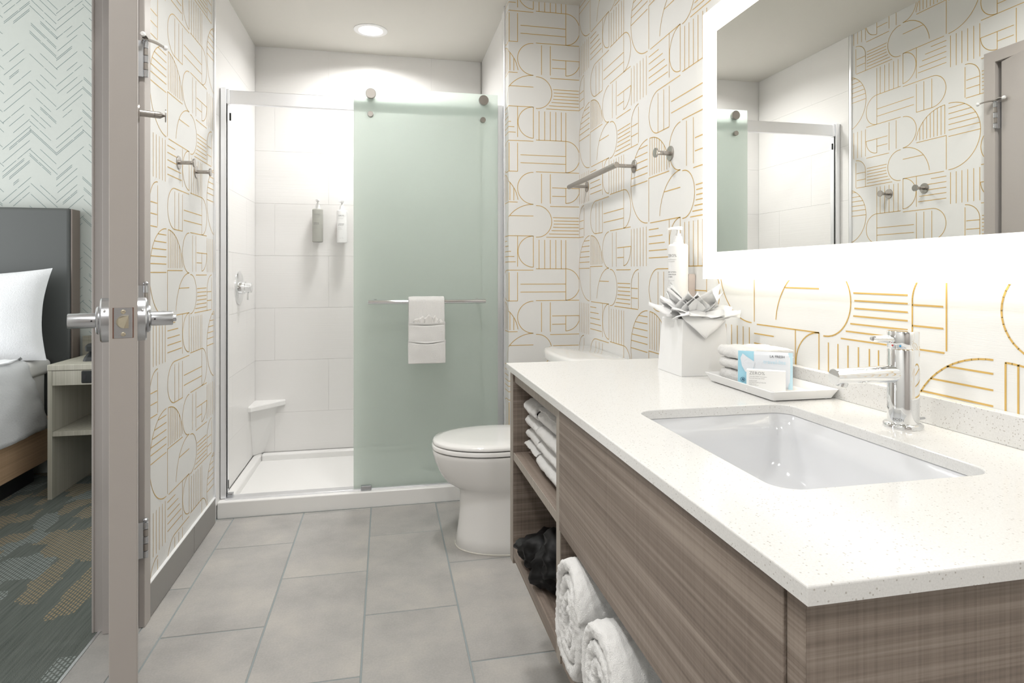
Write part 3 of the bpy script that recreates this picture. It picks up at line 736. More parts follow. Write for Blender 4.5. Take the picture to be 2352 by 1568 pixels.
# ------------------------------------------------------------------ shower downlight, and added downlights for the room
def downlight(label, x, y, power):
    t = thing('downlight', label, 'ceiling light', (x, y, ZC), 0, 'recessed ceiling downlights')
    part('trim_ring', lathe(bm_new(), (0, 0, 0), (0, 0, -1), [(-.01, .092), (.002, .092), (.005, .086), (.004, .066), (-.002, .064)], 48), WHITEPL, t, False, 40)
    part('lens', lathe(bm_new(), (0, 0, .001), (0, 0, -1), [(0, .064), (.0025, .064), (.0035, .05), (.0035, 0)], 40), EMIT_D, t, False, 40)
    area_light('downlight_lamp', (0, 0, -.012), (0, 0, 0), .22, .22, power, (1.0, .99, .975), 'DISK', 2.75, t)
downlight('round white recessed downlight in the shower ceiling', -.082, 3.447, 9.5)
downlight('added unseen downlight above the bathroom floor', -.36, 1.45, 8.5)  # added out of view to light the room, like the three below
downlight('added unseen downlight in front of the toilet', .15, 2.25, 7)  # extra lamp out of view, put in to soften the shadows
downlight('added unseen downlight near the entry', -.40, .05, 8)  # added out of view to brighten the entry end
downlight('added unseen downlight behind the viewer', .2, -.7, 10)  # added fill from behind the camera, no known fixture

# ------------------------------------------------------------------ lit mirror
MX, MY0, MY1, MZ0, MZ1, BD = .912, .588, 1.622, 1.1145, 1.889, .0765
mi = thing('lit_mirror', 'large rectangular mirror with a glowing frosted border', 'mirror', (XR, (MY0 + MY1) / 2, MZ0))
part('mirror_glass', B(MX, MX + .004, MY0 + BD, MY1 - BD, MZ0 + BD, MZ1 - BD), MIRROR, mi)
bd = bm_new()
for (a, b, c, d) in ((MY0, MY1, MZ0, MZ0 + BD), (MY0, MY1, MZ1 - BD, MZ1), (MY0, MY0 + BD, MZ0 + BD, MZ1 - BD), (MY1 - BD, MY1, MZ0 + BD, MZ1 - BD)): box(bd, MX, MX + .004, a, b, c, d)
part('frosted_border', bd, EMIT_M, mi)
rim = bm_new()
for (a, b, c, d) in ((MY0, MY1, MZ0, MZ0 + .002), (MY0, MY1, MZ1 - .002, MZ1), (MY0, MY0 + .002, MZ0, MZ1), (MY1 - .002, MY1, MZ0, MZ1)): box(rim, MX + .004, MX + .008, a, b, c, d)
part('glass_rim', rim, GREEN, mi)
part('housing', B(MX + .004, XR - .001, MY0 + .05, MY1 - .05, MZ0 + .05, MZ1 - .05), WHITEPL, mi)
bk = bm_new(); e = .040
for (a, b, c, d) in ((MY0 + e, MY1 - e, MZ0 + e, MZ0 + .05), (MY0 + e, MY1 - e, MZ1 - .05, MZ1 - e), (MY0 + e, MY0 + .05, MZ0 + .05, MZ1 - .05), (MY1 - .05, MY1 - e, MZ0 + .05, MZ1 - .05)): box(bk, MX + .010, MX + .030, a, b, c, d)
part('back_light_strip', bk, EMIT_B, mi)

# ------------------------------------------------------------------ vanity cabinet, counter, sink, faucet
VX, VY0, VY1, VZ0, VZ1 = .362, .467, 1.750, .305, .846
va = thing('vanity_cabinet', 'floating grey brown laminate vanity with open shelves', 'vanity', (.65, 1.1, VZ0))
def edged(name, x0, x1, y0, y1, z0, z1, mat, faces, par=va):
    p = part(name, B(x0, x1, y0, y1, z0, z1, bev=.0008, seg=1), mat, par)
    return p
pe = edged('end_panel', VX, XR - .002, 1.713, VY1, .290, VZ1, WOODX, 0); part('edge_band', B(VX - .0012, VX, 1.713, VY1, .290, VZ1), EDGE, pe)
pd = edged('divider', VX, XR - .002, 1.228, 1.258, VZ0, VZ1, WOODX, 0); part('edge_band', B(VX - .0012, VX, 1.228, 1.258, VZ0, VZ1), EDGE, pd)
pn = edged('end_panel', VX + .0, XR - .002, VY0, VY0 + .024, VZ0, VZ1, WOODX, 0); part('edge_band', B(VX - .0012, VX, VY0, VY0 + .024, VZ0, VZ1), WOODY, pn)
sh = edged('shelf', VX + .002, XR - .02, 1.259, 1.712, .590, .612, WOODY, 0); part('edge_band', B(VX + .0008, VX + .002, 1.259, 1.712, .590, .612), EDGE, sh)
s2 = edged('bottom_shelf', VX + .0015, XR - .02, 1.259, 1.712, .306, .340, WOODY, 0); part('edge_band', B(VX + .0002, VX + .0014, 1.259, 1.712, .306, .340), WOODY, s2)
edged('bottom_shelf', VX + .0015, XR - .02, VY0 + .025, 1.227, .306, .336, WOODY, 0)
edged('top_rail', VX + .004, VX + .022, 1.259, 1.712, .815, VZ1, EDGE, 0)
edged('apron_front', VX - .004, VX + .016, VY0 + .026, 1.2265, .589, .842, WOODY, 0)
edged('back_panel', XR - .018, XR - .002, VY0 + .025, 1.712, VZ0, VZ1, WOODY, 0)

CX0, CY0, CY1, CZ1, CTH = .3505, .450, 1.760, .865, .0175
SXa, SXb, SYa, SYb = .473, .797, .654, 1.093
ct = thing('quartz_countertop', 'speckled white quartz countertop with a rectangular sink cutout', 'countertop', (.65, 1.1, CZ1 - CTH))
cb = bm_new()
out = [cb.verts.new(p) for p in ((CX0, CY0, CZ1), (XR - .001, CY0, CZ1), (XR - .001, CY1, CZ1), (CX0, CY1, CZ1))]
inn = [cb.verts.new(p) for p in rrect(SXa, SXb, SYa, SYb, .034, CZ1, 7)]
oe = [cb.edges.new((out[i], out[(i + 1) % 4])) for i in range(4)]
ed = oe + [cb.edges.new((inn[i], inn[(i + 1) % len(inn)])) for i in range(len(inn))]
bmesh.ops.triangle_fill(cb, edges=ed, use_beauty=True)
ex_ = bmesh.ops.extrude_face_region(cb, geom=list(cb.faces))
bmesh.ops.translate(cb, verts=[g for g in ex_['geom'] if isinstance(g, bmesh.types.BMVert)], vec=(0, 0, -CTH))
bmesh.ops.recalc_face_normals(cb, faces=cb.faces)
te = [e_ for e_ in cb.edges if len(e_.link_faces) == 2 and all(abs(v.co.z - CZ1) < 1e-5 for v in e_.verts) and e_.calc_face_angle(0) > 1]
bmesh.ops.bevel(cb, geom=te, offset=.0022, segments=3, affect='EDGES', profile=.5)
part('slab', cb, QUARTZ, ct)
part('backsplash', B(XR - .020, XR - .001, CY0, CY1 - .002, CZ1, .914, bev=.0012), QUARTZ, ct)
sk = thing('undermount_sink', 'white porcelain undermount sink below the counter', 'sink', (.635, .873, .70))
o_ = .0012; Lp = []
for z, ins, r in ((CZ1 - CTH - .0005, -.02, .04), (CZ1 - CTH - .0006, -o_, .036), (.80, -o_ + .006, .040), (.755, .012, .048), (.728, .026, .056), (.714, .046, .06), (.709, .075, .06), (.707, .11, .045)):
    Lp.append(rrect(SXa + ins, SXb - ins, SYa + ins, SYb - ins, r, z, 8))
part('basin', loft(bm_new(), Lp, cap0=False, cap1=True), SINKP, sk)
part('drain', lathe(bm_new(), (.66, .873, .7075), (0, 0, 1), [(0, .022), (.002, .022), (.003, .019), (.003, 0)], 28), CHROME, sk, smooth=40)

FXc, FYc = .878, .886
fa = thing('sink_faucet', 'chrome single-lever faucet on the counter behind the sink', 'faucet', (FXc, FYc, CZ1))
part('base_flange', lathe(bm_new(), (FXc, FYc, CZ1 + .0003), (0, 0, 1), [(0, .0305), (.005, .0305), (.0075, .0285), (.0085, .024)], 48), CHROME, fa, smooth=40)
part('column', lathe(bm_new(), (FXc, FYc, CZ1 + .006), (0, 0, 1), [(0, .0242), (.128, .0242), (.129, .0236)], 48), CHROME, fa, smooth=40)
hd_ = part('handle_cap', lathe(bm_new(), (FXc, FYc, CZ1 + .1362), (0, 0, 1), [(0, .0236), (.001, .0242), (.028, .0242), (.0295, .0232), (.0298, 0)], 48), CHROME, fa, smooth=40)
part('lever_pin', lathe(bm_new(), (FXc - .018, FYc, CZ1 + .152), (-1, 0, .03), [(0, .0070), (.040, .0060), (.045, .0045), (.046, 0)], 20), CHROME, hd_, smooth=40)
for a, m_ in ((PI + .10, simple('hot_dot', (.7, .05, .05), .4)), (PI + .62, simple('cold_dot', (.02, .35, .75), .4))):
    part('temperature_dot', lathe(bm_new(), (FXc + .0240 * math.cos(a), FYc + .0240 * math.sin(a), CZ1 + .1415), (math.cos(a), math.sin(a), 0), [(0, .0016), (.0005, .0016), (.0006, 0)], 12), m_, hd_)
sp = bm_new(); lathe(sp, (FXc - .012, FYc, CZ1 + .0925), (-1, 0, -.012), [(0, .0150), (.118, .0134), (.126, .0132), (.1265, .0)], 36)
spo = part('spout', sp, CHROME, fa, smooth=40)
part('aerator', lathe(bm_new(), (FXc - .122, FYc, CZ1 + .082), (-.35, 0, -1), [(0, .0098), (.006, .0098), (.006, .0085), (.009, .0085), (.009, 0)], 28), CHROME, spo, smooth=40)
part('lift_rod', lathe(bm_new(), (FXc + .020, FYc, CZ1 + .012), (1, -.3, .1), [(0, .0026), (.018, .0026), (.020, .0018), (.020, 0)], 14), STEEL, fa, smooth=40)
part('lettering', map_bm(text_mesh('MOEN', .0062), lambda x, y, z: (FXc + .0244 * math.cos(PI + .12 + x / .0242), FYc + .0244 * math.sin(PI + .12 + x / .0242), CZ1 + .0135 + y)), simple('etched_grey', (.2, .2, .2), .5), fa)

# ------------------------------------------------------------------ things on the counter
tbx = thing('tissue_box', 'white tapered tissue box cover on the counter', 'tissue box', (.812, 1.497, CZ1))
def tb_loop(h0, z, push):
    c = Vector((.812, 1.497)); pts = []
    cs = [(-1, -1), (1, -1), (1, 1), (-1, 1)]
    for k in range(4):
        a, b = Vector(cs[k]), Vector(cs[(k + 1) % 4]); m_ = (a + b) / 2 * (1 - push)
        for q in (a, m_): pts.append((c.x + q.x * h0, c.y + q.y * h0, z))
    return pts
part('cover', loft(bm_new(), [tb_loop(.0690, CZ1 + .0005, 0), tb_loop(.0605, CZ1 + .143, .07), tb_loop(.059, CZ1 + .146, .07), tb_loop(.028, CZ1 + .146, .07), tb_loop(.027, CZ1 + .135, .07)], smooth=False), WHITEPL, tbx)
def petal(az, tilt, L, wd, curl, seed, z0=CZ1 + .142, r0=.008):
    bm = bm_new(); d = Vector((math.cos(az), math.sin(az), 0)); s_ = Vector((-d.y, d.x, 0)); nu, nv = 8, 9; g = []
    c = Vector((.812, 1.497, z0)) + d * r0
    for j in range(nv + 1):
        v = j / nv; ang_ = tilt - curl * v; row = []
        rad = L * (v * math.cos(tilt - curl * v * .5)); hh = L * (v * math.sin(tilt - curl * v * .5))
        wv = wd * (.25 + 1.25 * v) if v < .6 else wd * (1 - v) / .4
        wv = max(wv, .0004)
        for i in range(nu + 1):
            u = i / nu * 2 - 1
            fold = .010 * (1 - abs(u)) * (1 - v * .5) + .003 * math.sin(4 * u + seed)
            row.append(bm.verts.new(c + d * rad + s_ * (u * wv) + Vector((0, 0, hh - abs(u) * wv * .25 + fold + .012 * v * noise.noise(Vector((u * 2.2 + seed, v * 2.5, seed)))))))
        g.append(row)
    for j in range(nv):
        for i in range(nu): bm.faces.new((g[j][i], g[j][i + 1], g[j + 1][i + 1], g[j + 1][i])).smooth = True
    return bm
pr = random.Random(5)
spec = []
for k in range(24): spec.append((-3.1 + k * 2.399 + pr.uniform(-.2, .2), pr.choice([pr.uniform(.30, .6), pr.uniform(.6, 1.0), pr.uniform(.85, 1.25)]), pr.uniform(.080, .118), pr.uniform(.036, .052), pr.uniform(.2, .9)))
for k, (az, ti, L, wd, cu) in enumerate(spec):
    o = part('tissue_sheet', petal(az, ti, L, wd, cu, k * 1.3), TISSUE, tbx); so = o.modifiers.new('t', 'SOLIDIFY'); so.thickness = .0004
fv = bm_new(); g = []                       # the big corner that hangs over the front of the box
for j in range(11):
    v = j / 10; row = []
    for i in range(11):
        u = i / 10 * 2 - 1
        if v < .45: t_ = v / .45; y = 1.490 - .062 * t_; z = CZ1 + .172 - .022 * t_ ** 2; hw = .050 + .010 * t_
        else: t_ = (v - .45) / .55; y = 1.428 - .006 * math.sin(PI * t_) - .003; z = CZ1 + .150 - .054 * t_; hw = .060 * (1 - t_) + .0004
        row.append(fv.verts.new((.808 + u * hw, y - .004 * (1 - u * u) + .003 * noise.noise(Vector((u * 3, v * 4, 2))), z - .006 * abs(u) * (1 - v))))
    g.append(row)
for j in range(10):
    for i in range(10): fv.faces.new((g[j][i], g[j][i + 1], g[j + 1][i + 1], g[j + 1][i])).smooth = True
o = part('tissue_sheet', fv, TISSUE, tbx); so = o.modifiers.new('t', 'SOLIDIFY'); so.thickness = .0004
part('tissue_stack', lathe(bm_new(), (.812, 1.497, CZ1 + .125), (0, 0, 1), [(0, .026), (.02, .026), (.032, .018), (.036, 0)], 24), TISSUE, tbx)

ty = thing('amenity_tray', 'white flared rectangular tray on the counter', 'tray', (.8615, 1.2345, CZ1))
T0 = (.784, .923, 1.112, 1.357)
def tl(e, z, r=.004): return rrect(T0[0] - e, T0[1] + e, T0[2] - e, T0[3] + e, r, z, 3)
part('dish', loft(bm_new(), [tl(-.004, CZ1 + .0020), tl(.0008, CZ1 + .0022), tl(.0105, CZ1 + .0215), tl(.0075, CZ1 + .0222), tl(-.003, CZ1 + .0065), tl(-.008, CZ1 + .0062)], smooth=False), WHITEPL, ty)
for x in (.793, .915):
    for y in (1.12, 1.349): part('foot', lathe(bm_new(), (x, y, CZ1), (0, 0, 1), [(0, .003), (.0024, .003), (.0024, 0)], 12), WHITEPL, ty)
# folded washcloths
def folded(label, x0, x1, y0, y1, z0, h, seed, flip):
    n = 9; t = h / 2.12; xa, xb = x0 + t, x1 - t * .6
    zl, zh = z0 + t * .52, z0 + h - t * .52; rr = (zh - zl) / 2
    low = [(xb + (xa - xb) * i / n, zl + .0012 * math.sin(i * 1.7 + seed)) for i in range(n + 1)]
    turn = [(xa - rr * math.sin(a), zl + rr - rr * math.cos(a)) for a in [PI * i / 8 for i in range(1, 8)]]
    top = [(xa + (xb - xa) * i / n, zh + .0012 * math.sin(i * 2.1 + seed)) for i in range(n + 1)]
    pth = low + turn + top
    if flip: pth = [(x0 + x1 - a, b) for a, b in pth]
    bm = ribbon(pth, t, slices_round(y0, y1, 16, .007), lambda a, b, s: (a, s, b)); jitter(bm, .0022, 34, seed)
    return fluff(solo('folded_washcloth', bm, TERRY, label, 'washcloth', 'washcloths stacked on the tray'), 2, .0028)
TZ = CZ1 + .0095
folded('white folded washcloth lowest of three on the tray', .804, .936, 1.244, 1.352, TZ, .027, 1, False)
folded('white folded washcloth in the middle of the tray stack', .802, .934, 1.243, 1.352, TZ + .0275, .026, 5, False)
folded('white folded washcloth topmost on the tray stack', .800, .938, 1.241, 1.354, TZ + .054, .027, 9, False)
# wipe sachet: standing, leaning on the cloths
sq = thing('wipe_sachet', 'blue and silver wipe sachet leaning on the folded washcloths', 'sachet', (.832, 1.2095, TZ), -.66)
SW, SH = .114, .080
def sach(u0, u1, v0, v1, dy, puff=.0035, n=10):
    bm = bm_new(); g = []
    for j in range(n + 1):
        row = []
        for i in range(n + 1):
            u = u0 + (u1 - u0) * i / n; v = v0 + (v1 - v0) * j / n
            p = puff * max(0, 1 - (2 * u / SW) ** 4) * max(0, 1 - (2 * v / SH - 1) ** 4)
            row.append(bm.verts.new((u, -p * 1.0 + dy + .010 * v / SH, v)))
        g.append(row)
    for j in range(n):
        for i in range(n): bm.faces.new((g[j][i], g[j][i + 1], g[j + 1][i + 1], g[j + 1][i])).smooth = True
    return bm
o = part('film_pouch', sach(-SW / 2, SW / 2, 0, SH, -.004), SILVERP, sq, False); so = o.modifiers.new('t', 'SOLIDIFY'); so.thickness = .004; so.offset = -1
part('blue_print', sach(-SW / 2 + .0005, -SW / 2 + .034, .0006, SH - .0006, -.0046), SKYBLUE, sq, False)
part('crimp_seal', sach(SW / 2 - .009, SW / 2, 0, SH, -.0046, .001), LIGHTBLUE, sq, False)
def onsach(bm, dx, dz):
    def f(x, y, z):
        u, v = x + dx, y + dz; p = .0035 * max(0, 1 - (2 * u / SW) ** 4) * max(0, 1 - (2 * v / SH - 1) ** 4)
        return (u, -p - .0056 + .010 * v / SH, v)
    return map_bm(bm, f)
part('lettering', onsach(text_mesh('LA FRESH', .0074), .010, .0680), INK, sq, False)
part('lettering', onsach(text_mesh('travel-lite', .0120), -.003, .0545), LIGHTBLUE, sq, False)
gob = bm_new(); gv = [(.000, .052), (.003, .038), (.009, .028), (.013, .0262), (.015, .018), (.015, .008), (.018, .006), (.019, .016), (.018, .027), (.024, .034), (.027, .046), (.022, .049), (.012, .055), (.004, .0605)]
gob.faces.new([gob.verts.new((a * 1.15, b * 1.22, 0)) for a, b in gv]); bmesh.ops.triangulate(gob, faces=gob.faces)
bmesh.ops.subdivide_edges(gob, edges=gob.edges, cuts=2)
part('goblet_print', onsach(gob, -SW / 2 + .0055, .0), SILVERP, sq, False)
rg = bm_new(); n_ = 24; ri = [rg.verts.new((.0042 * math.cos(2 * PI * i / n_), .0042 * math.sin(2 * PI * i / n_), 0)) for i in range(n_)]; ro = [rg.verts.new((.0050 * math.cos(2 * PI * i / n_), .0050 * math.sin(2 * PI * i / n_), 0)) for i in range(n_)]
for i in range(n_): rg.faces.new((ri[i], ri[(i + 1) % n_], ro[(i + 1) % n_], ro[i]))
for a in ((-.0018, -.002, -.0004, .0024), (.0004, -.0026, .0018, .0016)): rg.faces.new([rg.verts.new(p) for p in ((a[0], a[1], 0), (a[2], a[1], 0), (a[2] + .0012, a[3], 0), (a[0] + .0006, a[3], 0))])
part('round_symbol', onsach(rg, -SW / 2 + .011, .016), simple('navy_ink', (.03, .12, .2), .5), sq, False)
# soap carton
sb_ = thing('soap_carton', 'small white soap carton standing in front of the sachet', 'soap box', (.814, 1.179, TZ), -.62)
part('carton', B(-.0395, .0395, -.0085, .0085, 0, .045, bev=.0008, seg=1), PAPER, sb_, False)
for txt, sz, x, z, ink in (('ZERO%', .0098, -.035, .0305, GREYINK), ('Naturally KIND Formulation', .0031, -.035, .0255, GREYINK), ('Formule Naturally KIND', .0031, -.035, .0215, GREYINK), ('FACE SOAP', .0031, -.035, .0160, GREYINK), ('SAVON POUR LE VISAGE', .0031, -.035, .0125, GREYINK), ('Gently cleanses', .0024, -.035, .0095, GREYINK), ('Nettoie en douceur', .0024, -.035, .0068, GREYINK)):
    part('lettering', map_bm(text_mesh(txt, sz), lambda X, Y, Z: (x + X + .001, -.0088, z + .004 + Y)), ink, sb_, False)

# ------------------------------------------------------------------ towels in the vanity
def small_roll(label, yc, L, z, w_, h, seed, x=.452):
    pth = spiral(2.4, .006, 1.0, 1, 1, 22, seed)
    pth = [((.18 + .82 * (i / (len(pth) - 1))) * math.cos(seed + 2 * PI * 2.4 * i / (len(pth) - 1)) * w_ * .86, (.18 + .82 * (i / (len(pth) - 1))) * math.sin(seed + 2 * PI * 2.4 * i / (len(pth) - 1)) * h * .80) for i in range(len(pth))]
    bm = ribbon(pth, h * .34, slices_round(yc - L / 2, yc + L / 2, 12, .008), lambda a, b, s: (x + a, s, z + b)); jitter(bm, .0035, 30, seed)
    return fluff(solo('rolled_washcloth', bm, TERRY, label, 'washcloth', 'rolled washcloths on the vanity shelf'), 2, .0045)
lv = ['lowest', 'second', 'third', 'topmost']
for k in range(4):
    hh = .0215 if k < 3 else .027; z = .612 + .026 + k * .0375 + (.004 if k == 3 else 0)
    small_roll('white rolled washcloth %s in the far stack on the shelf' % lv[k], 1.625, .135, z, .058 if k < 3 else .062, hh, k * 1.1 + .4, .438 + (.006 if k == 1 else 0) - (.004 if k == 3 else 0))
    small_roll('white rolled washcloth %s in the near stack on the shelf' % lv[k], 1.452, .195, z, .058 if k < 3 else .064, hh, k * 1.3 + 2.2, .436 - (.006 if k == 2 else 0))
def big_roll(label, yc, zc, ry, rz, turns, seed, x0=.338, x1=.80):
    tot = int(turns * 30); pth = []
    for i in range(tot + 1):
        t = i / tot; a = seed + 2 * PI * turns * t; f = .14 + .86 * t
        pth.append((math.cos(a) * ry * f * .90, math.sin(a) * rz * f * .92))
    bm = ribbon(pth, ry / turns * .98, slices_round(x0, x1, 18, .016), lambda a, b, s: (s, yc + a, zc + b)); jitter(bm, .006, 17, seed); jitter(bm, .0018, 90, seed)
    return fluff(solo('rolled_bath_towel', bm, TERRY, label, 'towel', 'rolled bath towels in the vanity'), 2, .0065)
big_roll('white rolled bath towel nearest the vanity divider', 1.108, .464, .094, .119, 3.3, .9)
big_roll('white rolled bath towel in the middle of the lower vanity shelf', .925, .456, .090, .111, 3.3, 2.2, .332)
big_roll('white rolled bath towel farthest from the vanity divider', .748, .455, .088, .109, 3.2, 4.0, .336)
# black drawstring bag
bg = thing('black_satin_bag', 'crumpled black satin bag on the bottom vanity shelf', 'bag', (.44, 1.53, .34))
def lump(c, s, amp, fr, seed, sub=4):
    bm = bm_new(); bmesh.ops.create_icosphere(bm, subdivisions=sub, radius=1.0)
    for v in bm.verts:
        n = noise.fractal(v.co * fr + Vector((seed, seed, 0)), 1.0, 2.0, 3); rid = abs(noise.noise(Vector((v.co.x * 2.2 + seed, v.co.y * 5, v.co.z * 3))))
        p = v.co * (1 + amp * n - amp * .8 * rid); v.co = Vector((c[0] + p.x * s[0], c[1] + p.y * s[1], max(c[2] + p.z * s[2], .3405)))
    for f in bm.faces: f.smooth = True
    return bm
part('pouch', lump((.435, 1.575, .382), (.095, .075, .050), .35, 1.3, 2.0), SATIN, bg)
part('pouch_fold', lump((.455, 1.450, .402), (.10, .085, .075), .35, 1.4, 6.0), SATIN, bg)
part('drawstring', lump((.405, 1.505, .376), (.03, .022, .04), .3, 2.0, 4.0, 3), SATIN, bg)

# ------------------------------------------------------------------ toilet
TC = 2.520
toi = thing('toilet', 'white elongated toilet between the vanity and the shower', 'toilet', (.55, TC, 0))
def egg(xf, xb, hw, z, n=48, sq=2.3):
    pts = []; cx = xf + (xb - xf) * .52
    for i in range(n):
        a = 2 * PI * i / n; ca, sa = math.cos(a), math.sin(a)
        x = cx + (xb - cx if ca > 0 else cx - xf) * math.copysign(abs(ca) ** (2 / sq if ca > 0 else .98), ca)
        pts.append((x, TC + hw * math.copysign(abs(sa) ** (2 / sq if ca > 0 else .95), sa), z))
    return pts
secs = [(0.0, .290, .80, .150), (.006, .285, .80, .154), (.05, .292, .80, .148), (.11, .300, .80, .142), (.17, .304, .80, .138), (.215, .303, .80, .138), (.238, .297, .80, .142), (.252, .276, .79, .149), (.270, .248, .78, .157), (.290, .231, .77, .163), (.32, .214, .75, .171), (.355, .199, .73, .179), (.385, .191, .71, .184), (.398, .190, .70, .185), (.403, .193, .70, .183)]
part('bowl', loft(bm_new(), [egg(xf, xb, hw, z) for z, xf, xb, hw in secs]), PORC, toi)
part('seat', loft(bm_new(), [egg(.195, .68, .181, .4065), egg(.188, .684, .1875, .409), egg(.187, .685, .188, .422), egg(.190, .683, .1855, .4255)]), PORC, toi, smooth=50)
part('lid', loft(bm_new(), [egg(.197, .68, .180, .4285), egg(.191, .684, .1855, .4305), egg(.190, .684, .186, .437), egg(.196, .680, .181, .4445), egg(.225, .66, .155, .449), egg(.30, .60, .09, .4505)]), PORC, toi, smooth=50)
part('hinge_bar', lathe(bm_new(), (.690, TC - .09, .428), (0, 1, 0), [(0, .012), (.18, .012)], 18), PORC, toi, smooth=40)
def tank_loop(x0, x1, hw, z, bow, n=10):
    pts = []
    for i in range(n + 1):
        t = -1 + 2 * i / n; pts.append((x0 - bow * (1 - abs(t) ** 2.2), TC - hw * t, z))
    pts += [(x1, TC - hw, z), (x1, TC + hw, z)]
    return pts
part('tank', loft(bm_new(), [tank_loop(.770, XR - .008, .185, .40, .02), tank_loop(.755, XR - .006, .205, .46, .025), tank_loop(.745, XR - .006, .222, .745, .030)]), PORC, toi, smooth=50)
part('tank_lid', loft(bm_new(), [tank_loop(.738, XR - .004, .230, .747, .032), tank_loop(.730, XR - .004, .236, .752, .034), tank_loop(.730, XR - .004, .236, .778, .034), tank_loop(.736, XR - .005, .231, .785, .033), tank_loop(.748, XR - .008, .222, .788, .031)]), PORC, toi, smooth=50)
lvp = part('flush_lever', lathe(bm_new(), (.720, TC + .16, .70), (-1, 0, 0), [(0, .012), (.012, .012), (.013, .009), (.018, .009)], 20), CHROME, toi, smooth=40)
part('caulk_bead', loft(bm_new(), [egg(.281, .80, .158, .0), egg(.284, .80, .155, .005)]), simple('caulk', (.72, .70, .64), .7), toi)

# ------------------------------------------------------------------ bedroom furniture
bed = thing('bed', 'white made bed on a wooden platform frame', 'bed', (-2.6, 2.75, 0))
BXs = -1.825
part('platform_frame', B(-3.35, BXs, 1.80, 3.80, .10, .345, bev=.006), BEDWOOD, bed)
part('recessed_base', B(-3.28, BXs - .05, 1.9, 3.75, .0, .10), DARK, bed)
def soft_box(x0, x1, y0, y1, z0, z1, rad, amp, fr, seed, cuts=14):
    bm = bm_new(); box(bm, x0, x1, y0, y1, z0, z1, bev=rad, seg=5)
    bmesh.ops.subdivide_edges(bm, edges=[e_ for e_ in bm.edges if e_.calc_length() > .15], cuts=cuts, use_grid_fill=True)
    jitter(bm, amp, fr, seed)
    for f in bm.faces: f.smooth = True
    return bm
part('mattress', soft_box(-3.33, -1.822, 1.83, 3.785, .345, .655, .05, .003, 4, 1), SHEET, bed)
part('fitted_sheet', soft_box(-3.3, -1.80, 2.9, 3.785, .58, .668, .03, .004, 6, 4), SHEET, bed)
# quilt
q = bm_new(); g = []; nu, nv = 46, 46
for j in range(nv + 1):
    v = j / nv; row = []
    for i in range(nu + 1):
        s_ = i / nu * 1.05           # runs over the top, then down the side
        yedge = 3.50 + .22 * max(0, min(1, (s_ - .60) / .42))
        y = 2.2 + (yedge - 2.2) * v
        if s_ < .62: x, z = -2.42 + s_, .695
        else:
            d_ = s_ - .62; r_ = .05; a_ = min(d_ / r_, PI / 2); x = -1.80 - .05 + r_ * math.sin(a_) + .008; z = .695 - r_ * (1 - math.cos(a_)) - max(0, d_ - r_ * PI / 2)
        nn = noise.noise(Vector((s_ * 34, y * 16, 0))); n2 = noise.noise(Vector((s_ * 9, y * 7, 5)))
        if s_ < .62: z += .006 * nn + .006 * n2
        else: x += .007 * nn + .010 * n2
        row.append(q.verts.new((x, y, z)))
    g.append(row)
for j in range(nv):
    for i in range(nu): q.faces.new((g[j][i], g[j][i + 1], g[j + 1][i + 1], g[j + 1][i])).smooth = True
qo = solo('quilt', q, QUILT, 'white crinkled quilt draped over the side of the bed', 'quilt')
so = qo.modifiers.new('t', 'SOLIDIFY'); so.thickness = .014
# pillow leaning on the headboard
pb = bm_new(); nu, nv = 28, 22; gr = {}
PWx, PHz = .72, .50
for sd_ in (1, -1):
    for j in range(nv + 1):
        for i in range(nu + 1):
            u, v = i / nu * 2 - 1, j / nv * 2 - 1
            th_ = .085 * (max(0, (1 - abs(u) ** 2.6)) ** .55) * (max(0, (1 - abs(v) ** 2.6)) ** .55)
            pin = 1 - .07 * (1 - abs(u) ** 2) * abs(v) ** 3; pin2 = 1 - .10 * (1 - abs(v) ** 2) * abs(u) ** 3
            x = u * PWx / 2 * pin2; z = v * PHz / 2 * pin
            y = sd_ * th_ + .004 * noise.noise(Vector((x * 9, z * 9, sd_)))
            gr[sd_, j, i] = pb.verts.new((x, y, z))
    for j in range(nv):
        for i in range(nu):
            f = [gr[sd_, j, i], gr[sd_, j, i + 1], gr[sd_, j + 1, i + 1], gr[sd_, j + 1, i]]
            pb.faces.new(f if sd_ < 0 else f[::-1]).smooth = True
pm = Matrix.Translation((-2.115, 3.655, .896)) @ Matrix.Rotation(math.radians(-14), 4, 'X') @ Matrix.Rotation(math.radians(-3.5), 4, 'Y')
bmesh.ops.transform(pb, matrix=pm, verts=pb.verts)
solo('pillow', pb, LINEN, 'white pillow leaning against the charcoal headboard', 'pillow')
hbd = thing('headboard', 'charcoal upholstered headboard on the bedroom wall', 'headboard', (-2.6, 3.85, .2))
part('pad', B(-3.5, -1.722, 3.80, 3.885, .2, 1.495, bev=.018, seg=4), HEADB, hbd)
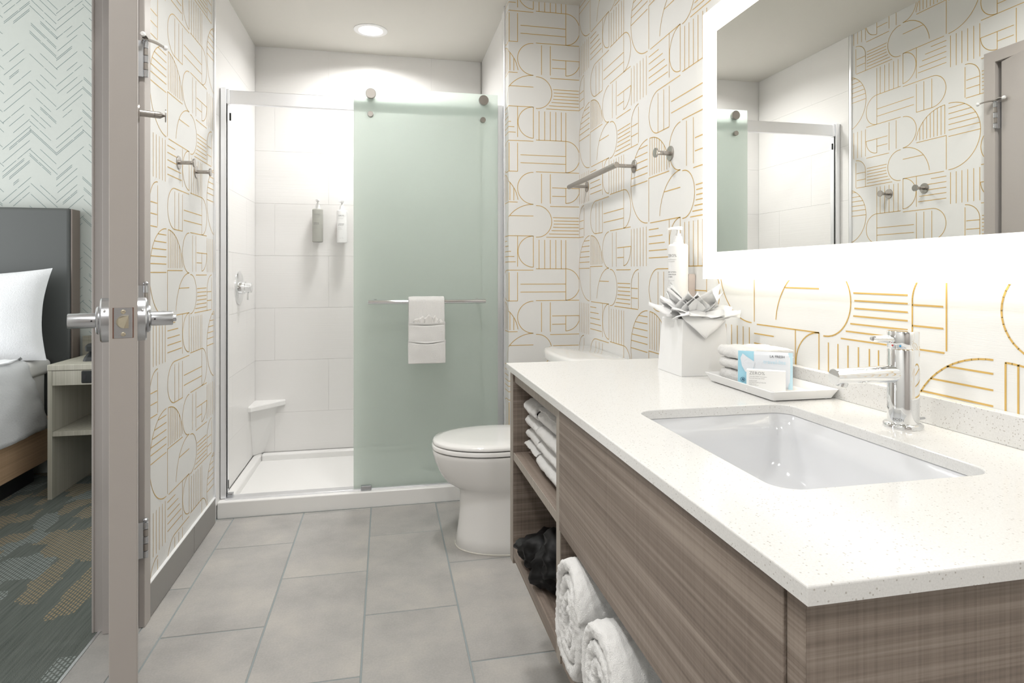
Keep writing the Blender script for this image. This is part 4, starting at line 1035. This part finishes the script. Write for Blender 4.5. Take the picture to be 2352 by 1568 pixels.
part('side_trim', B(-1.722, -1.712, 3.805, 3.89, .2, 1.49, bev=.003), HPIPE, hbd)
ns = thing('nightstand', 'pale oak nightstand with an open shelf beside the bed', 'nightstand', (-1.42, 3.63, 0))
NX0, NX1, NY0, NY1, NZ = -1.655, -1.17, 3.425, 3.86, .674
part('top', B(NX0, NX1, NY0, NY1, .644, NZ, bev=.003), OAK, ns)
part('side_panel', B(NX0 + .001, NX0 + .021, NY0 + .002, NY1, 0, .643, bev=.001), OAK, ns)
part('side_panel', B(NX1 - .021, NX1 - .001, NY0 + .002, NY1, 0, .643, bev=.001), OAK, ns)
part('drawer_front', B(NX0 + .022, NX1 - .022, NY0 + .003, NY0 + .022, .569, .642, bev=.001), OAK, ns)
part('shelf', B(NX0 + .022, NX1 - .022, NY0 + .004, NY1, .314, .338, bev=.001), OAK, ns)
part('back', B(NX0 + .022, NX1 - .022, NY1 - .02, NY1, .338, .569), OAK, ns)
outl = part('power_outlet', B(-1.502, -1.40, NY0 - .002, NY0 + .004, .578, .640, bev=.004), BLACKRUB, ns, label='black power outlet plate')
for x in (-1.487, -1.455, -1.425): part('socket', B(x - .006, x + .006, NY0 - .0026, NY0 - .001, .598, .62, bev=.0005, seg=1), DARK, outl)
solo('back_board', B(-1.690, -1.0, 3.865, 3.895, .60, .775, bev=.001), OAKG, 'grey oak board behind the nightstand', 'board')
ph = thing('telephone', 'black telephone on the nightstand', 'telephone', (-1.47, 3.62, NZ))
part('base', loft(bm_new(), [rrect(-1.545, -1.37, 3.52, 3.72, .02, NZ + .0005), rrect(-1.54, -1.375, 3.525, 3.715, .02, NZ + .02), rrect(-1.53, -1.385, 3.58, 3.71, .02, NZ + .055)]), BLACKRUB, ph, smooth=40)
part('handset', loft(bm_new(), [rrect(-1.535, -1.48, 3.53 , 3.71, .015, NZ + .05), rrect(-1.535, -1.48, 3.525, 3.715, .015, NZ + .075), rrect(-1.528, -1.487, 3.54, 3.70, .012, NZ + .088)]), BLACKRUB, ph, smooth=40)
